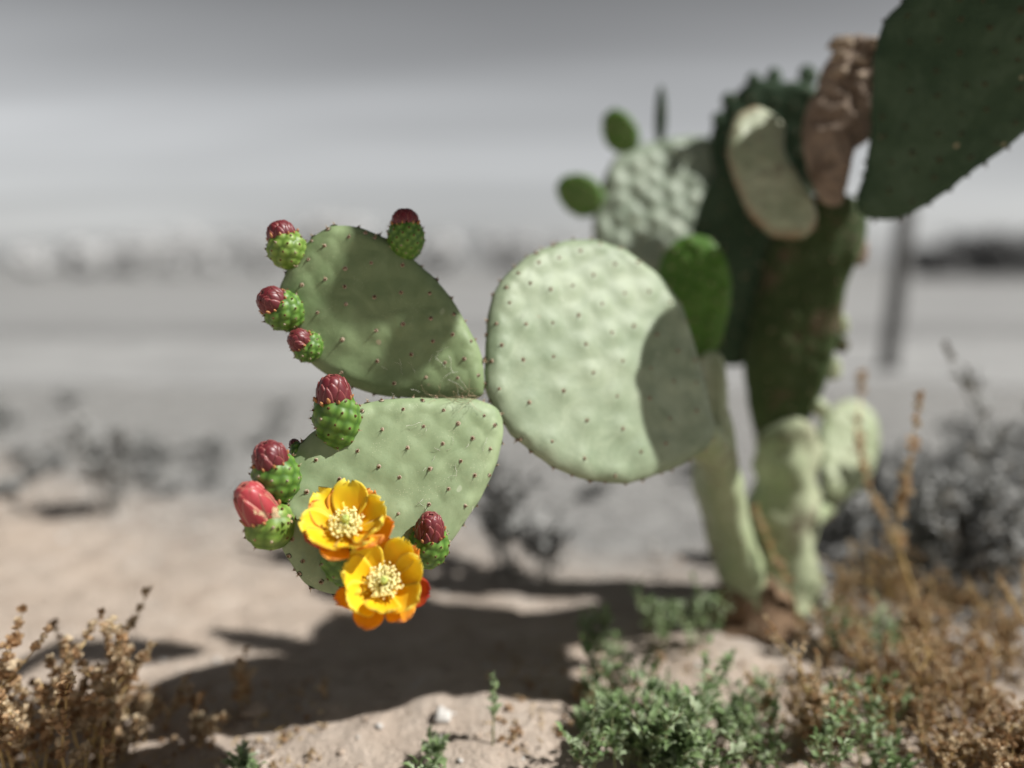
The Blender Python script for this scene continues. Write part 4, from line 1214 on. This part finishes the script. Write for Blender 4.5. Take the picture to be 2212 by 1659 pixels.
# ================================================================== stones
def stone_arr(seed, n=1):
    r = random.Random(seed)
    t = (1 + 5 ** .5) / 2
    V = [Vector(v).normalized() for v in ((-1, t, 0), (1, t, 0), (-1, -t, 0), (1, -t, 0), (0, -1, t), (0, 1, t), (0, -1, -t), (0, 1, -t), (t, 0, -1), (t, 0, 1), (-t, 0, -1), (-t, 0, 1))]
    F = [(0, 11, 5), (0, 5, 1), (0, 1, 7), (0, 7, 10), (0, 10, 11), (1, 5, 9), (5, 11, 4), (11, 10, 2), (10, 7, 6), (7, 1, 8), (3, 9, 4), (3, 4, 2), (3, 2, 6), (3, 6, 8), (3, 8, 9), (4, 9, 5), (2, 4, 11), (6, 2, 10), (8, 6, 7), (9, 8, 1)]
    for _ in range(n):
        mid = {}; F2 = []
        def mp(a, b):
            k = (min(a, b), max(a, b))
            if k not in mid: V.append(((V[a] + V[b]) / 2).normalized()); mid[k] = len(V) - 1
            return mid[k]
        for a, b, c in F:
            x, y, z = mp(a, b), mp(b, c), mp(c, a); F2 += [(a, x, z), (b, y, x), (c, z, y), (x, y, z)]
        F = F2
    sx, sy, sz = r.uniform(.8, 1.2), r.uniform(.8, 1.2), r.uniform(.5, .75)
    o = Vector((seed * 3.1, 0, 0))
    return np.array([(v.x * sx * k, v.y * sy * k, v.z * sz * k) for v in V for k in (1 + .55 * mnoise.noise(v * 1.2 + o),)]), F
def stone(px, py, s, seed, mat, label):
    p = gpt(px, py); p.z = gz(p.x, p.y)
    v, f = stone_arr(seed, 2)
    props(mk('stone', v * s + np.array((p.x, p.y, p.z + s * .3)), f, mat), label, 'stone')
stone(958, 1598, .0135, 3, M_STONE, 'small white stone lying on the sunlit sand bank')
stone(548, 1555, .016, 5, M_STONE_B, 'brown clod of earth at the shaded edge of the sand bank')
stone(640, 1500, .011, 8, M_STONE_B, 'tan pebble where the shadow meets the sand bank')
stone(735, 1330, .016, 6, M_STONE_B, 'brown stone below the lower flower at the shadow tip')
rc_ = random.Random(44)
for i in range(26):
    q = PL_L.at(rc_.uniform(1800, 1932), rc_.uniform(92, 200)) + PL_L.n * rc_.uniform(.012, .030)
    if i % 3 == 0: q = PL_L.at(rc_.uniform(1800, 1925), rc_.uniform(80, 125)) + PL_L.n * rc_.uniform(-.02, .02)
    v, f = stone_arr(300 + i, 2)
    mk('bark_chunk', v * rc_.uniform(.007, .016) + np.array(q), f, M_CORK_TOP, PAD_L)
# loose gravel on the sand
rg = random.Random(9); mb = MB(); GA = [stone_arr(20 + i, 0) for i in range(5)]
for i in range(2600):
    y = 0.85 + rg.random() ** 1.6 * 2.6; x = rg.uniform(-1.0, 1.0) * (0.5 + y * .75)
    v, f = rg.choice(GA); s = rg.choice((.0012, .0018, .0025, .003, .0045)) * rg.uniform(.7, 1.3) * (1 + .5 * (y > 1.6))
    a = rg.uniform(0, 6.28); ca, sa = math.cos(a), math.sin(a)
    vv = v * s; vv = np.stack([vv[:, 0] * ca - vv[:, 1] * sa, vv[:, 0] * sa + vv[:, 1] * ca, vv[:, 2]], -1)
    mb.add(vv + np.array((x, y, gz(x, y) + s * .25)), f, 0 if (rg.random() < .7 and y < 1.8) else 1)
props(mb.build('gravel', [M_STONE_B, M_STONE]), 'loose small gravel scattered over the sandy ground', 'gravel', kind='stuff')

# dry litter: bits of twig and leaf on the sand
mb = MB()
for i in range(900):
    if rg.random() < .6: q = gpt(rg.uniform(1050, 2212), rg.uniform(1400, 1659))
    else: q = gpt(rg.uniform(-50, 700), rg.uniform(1480, 1680))
    q.z = gz(q.x, q.y) + .002; a = rg.uniform(0, 6.28); ln = rg.uniform(.004, .022)
    if rg.random() < .55:
        d = Vector((math.cos(a), math.sin(a), rg.uniform(-.05, .15))); e_ = Vector((-d.y, d.x, 0)) * rg.uniform(-.2, .2)
        v, f = tube([q, q + (d + e_) * ln * .5, q + d * ln], [.0006, .0007, .0004], 4); mb.add(v, f, 0)
    else:
        v, f = rg.choice(CAPS); add_mesh(mb, (v, f, [rg.choice((1, 2))] * len(f)), basis(Vector((math.cos(a), math.sin(a), .6)), q, ln * .35, a))
props(mb.build('litter', [M_DSTEM, M_DRY, M_DRY_B]), 'dry twigs and leaf crumbs littering the sand', 'litter', kind='stuff')

# ================================================================== post
def post(px, py, w, h, lean, label):
    p = gpt(px, py)
    st = []
    mb = MB(); k = 10
    n = 9; V, F = [], []
    for i in range(n):
        t = i / (n - 1)
        c = Vector((p.x + lean * t, p.y, -.05 + (h + .05) * t))
        for j in range(k):
            a = 2 * PI * (j + .5) / k
            q = w / 2 * (1.0 + .10 * mnoise.noise(Vector((math.cos(a) * 1.5, math.sin(a) * 1.5, t * 4)))) * (1 - .08 * t)
            V.append((c.x + q * math.cos(a), c.y + q * math.sin(a), c.z + (.012 * mnoise.noise(Vector((j * .8, 3, 1))) if i == n - 1 else 0)))
    for i in range(n - 1):
        for j in range(k): F.append((i * k + j, i * k + (j + 1) % k, (i + 1) * k + (j + 1) % k, (i + 1) * k + j))
    F.append(tuple(range((n - 1) * k, n * k))); F.append(tuple(range(k - 1, -1, -1)))
    e = empty('wooden_post', (p.x, p.y, 0)); props(e, label, 'post')
    mk('shaft', V, F, M_POST, e)
    V2, F2 = tube([(p.x + lean, p.y, h - .004), (p.x + lean, p.y, h + .02), (p.x + lean, p.y, h + .03)], [w * .47, w * .40, w * .15], 10)
    mk('worn_top', V2, F2, M_POST, e)
post(1918, 800, .115, 1.28, .055, 'grey weathered wooden post standing at the pale path')

# ================================================================== far bushes
def far_bush(p, rx, rz, seed, mat, label, group, nleaf=1500, ls=.16):
    r = random.Random(seed)
    e = empty('far_bush', p); props(e, label, 'bush', group)
    mb = MB()
    for i in range(4):
        a = r.uniform(0, 6.28)
        v, f = tube([p, p + Vector((math.cos(a) * rx * .15, math.sin(a) * rx * .15, rz * .5)), p + Vector((math.cos(a) * rx * .45, math.sin(a) * rx * .45, rz * 1.1))], [.07, .05, .02], 6); mb.add(v, f)
    mb.build('trunk', [M_GREYSTEM], e)
    cl = [(Vector((r.gauss(0, .42) * rx, r.gauss(0, .42) * rx, rz * r.uniform(.45, 1.55))), r.uniform(.3, .5) * rx) for _ in range(13)]
    mb = MB()
    for i in range(nleaf):
        c, q = r.choice(cl); d = Vector((r.gauss(0, 1), r.gauss(0, 1), r.gauss(0, .8))).normalized()
        k = p + c + d * q * r.uniform(.55, 1.05)
        if k.z < p.z + .05: k.z = p.z + .05
        x, y, z = frame((d + Vector((r.uniform(-.8, .8), r.uniform(-.8, .8), r.uniform(-.8, .8)))).normalized()); s = ls * r.uniform(.5, 1.3)
        mb.add([k - x * s - y * s * .6, k + x * s - y * s * .6, k + x * s * .7 + y * s * .6, k - x * s * .7 + y * s * .6], [(0, 1, 2, 3)])
    mb.build('crown', [mat], e)
FB = 'far round bushes along the field edge'
for i, (px, top, w) in enumerate(((185, 520, 95), (290, 512, 120), (370, 508, 80), (455, 492, 130), (560, 505, 110), (720, 468, 200), (950, 500, 120), (1120, 505, 130), (1230, 510, 100), (60, 535, 90))):
    Y = 46 + (i * 7) % 5 * 1.5
    d = Y / FWD.y
    g = gpt(px, 590); k = Y / g.y; p = Vector((g.x * k, Y, 0))
    ztop = pt(px, top, Y).z
    far_bush(p, w / FPX * Y / 2, ztop / 2, 800 + i, M_FARBUSH, 'hazy grey round bush far off across the road', FB)
FH = 'dark far bushes behind the post'
for i, (px, top, w) in enumerate(((2020, 520, 130), (2110, 500, 170), (2210, 506, 170), (2320, 500, 180))):
    Y = 40 + i % 2 * 1.2
    g = gpt(px, 590); k = Y / g.y; p = Vector((g.x * k, Y, 0)); ztop = pt(px, top, Y).z
    far_bush(p, w / FPX * Y / 2, ztop / 2, 850 + i, M_FARHEDGE, 'dark far bush in the hedge seen beyond the wooden post', FH)
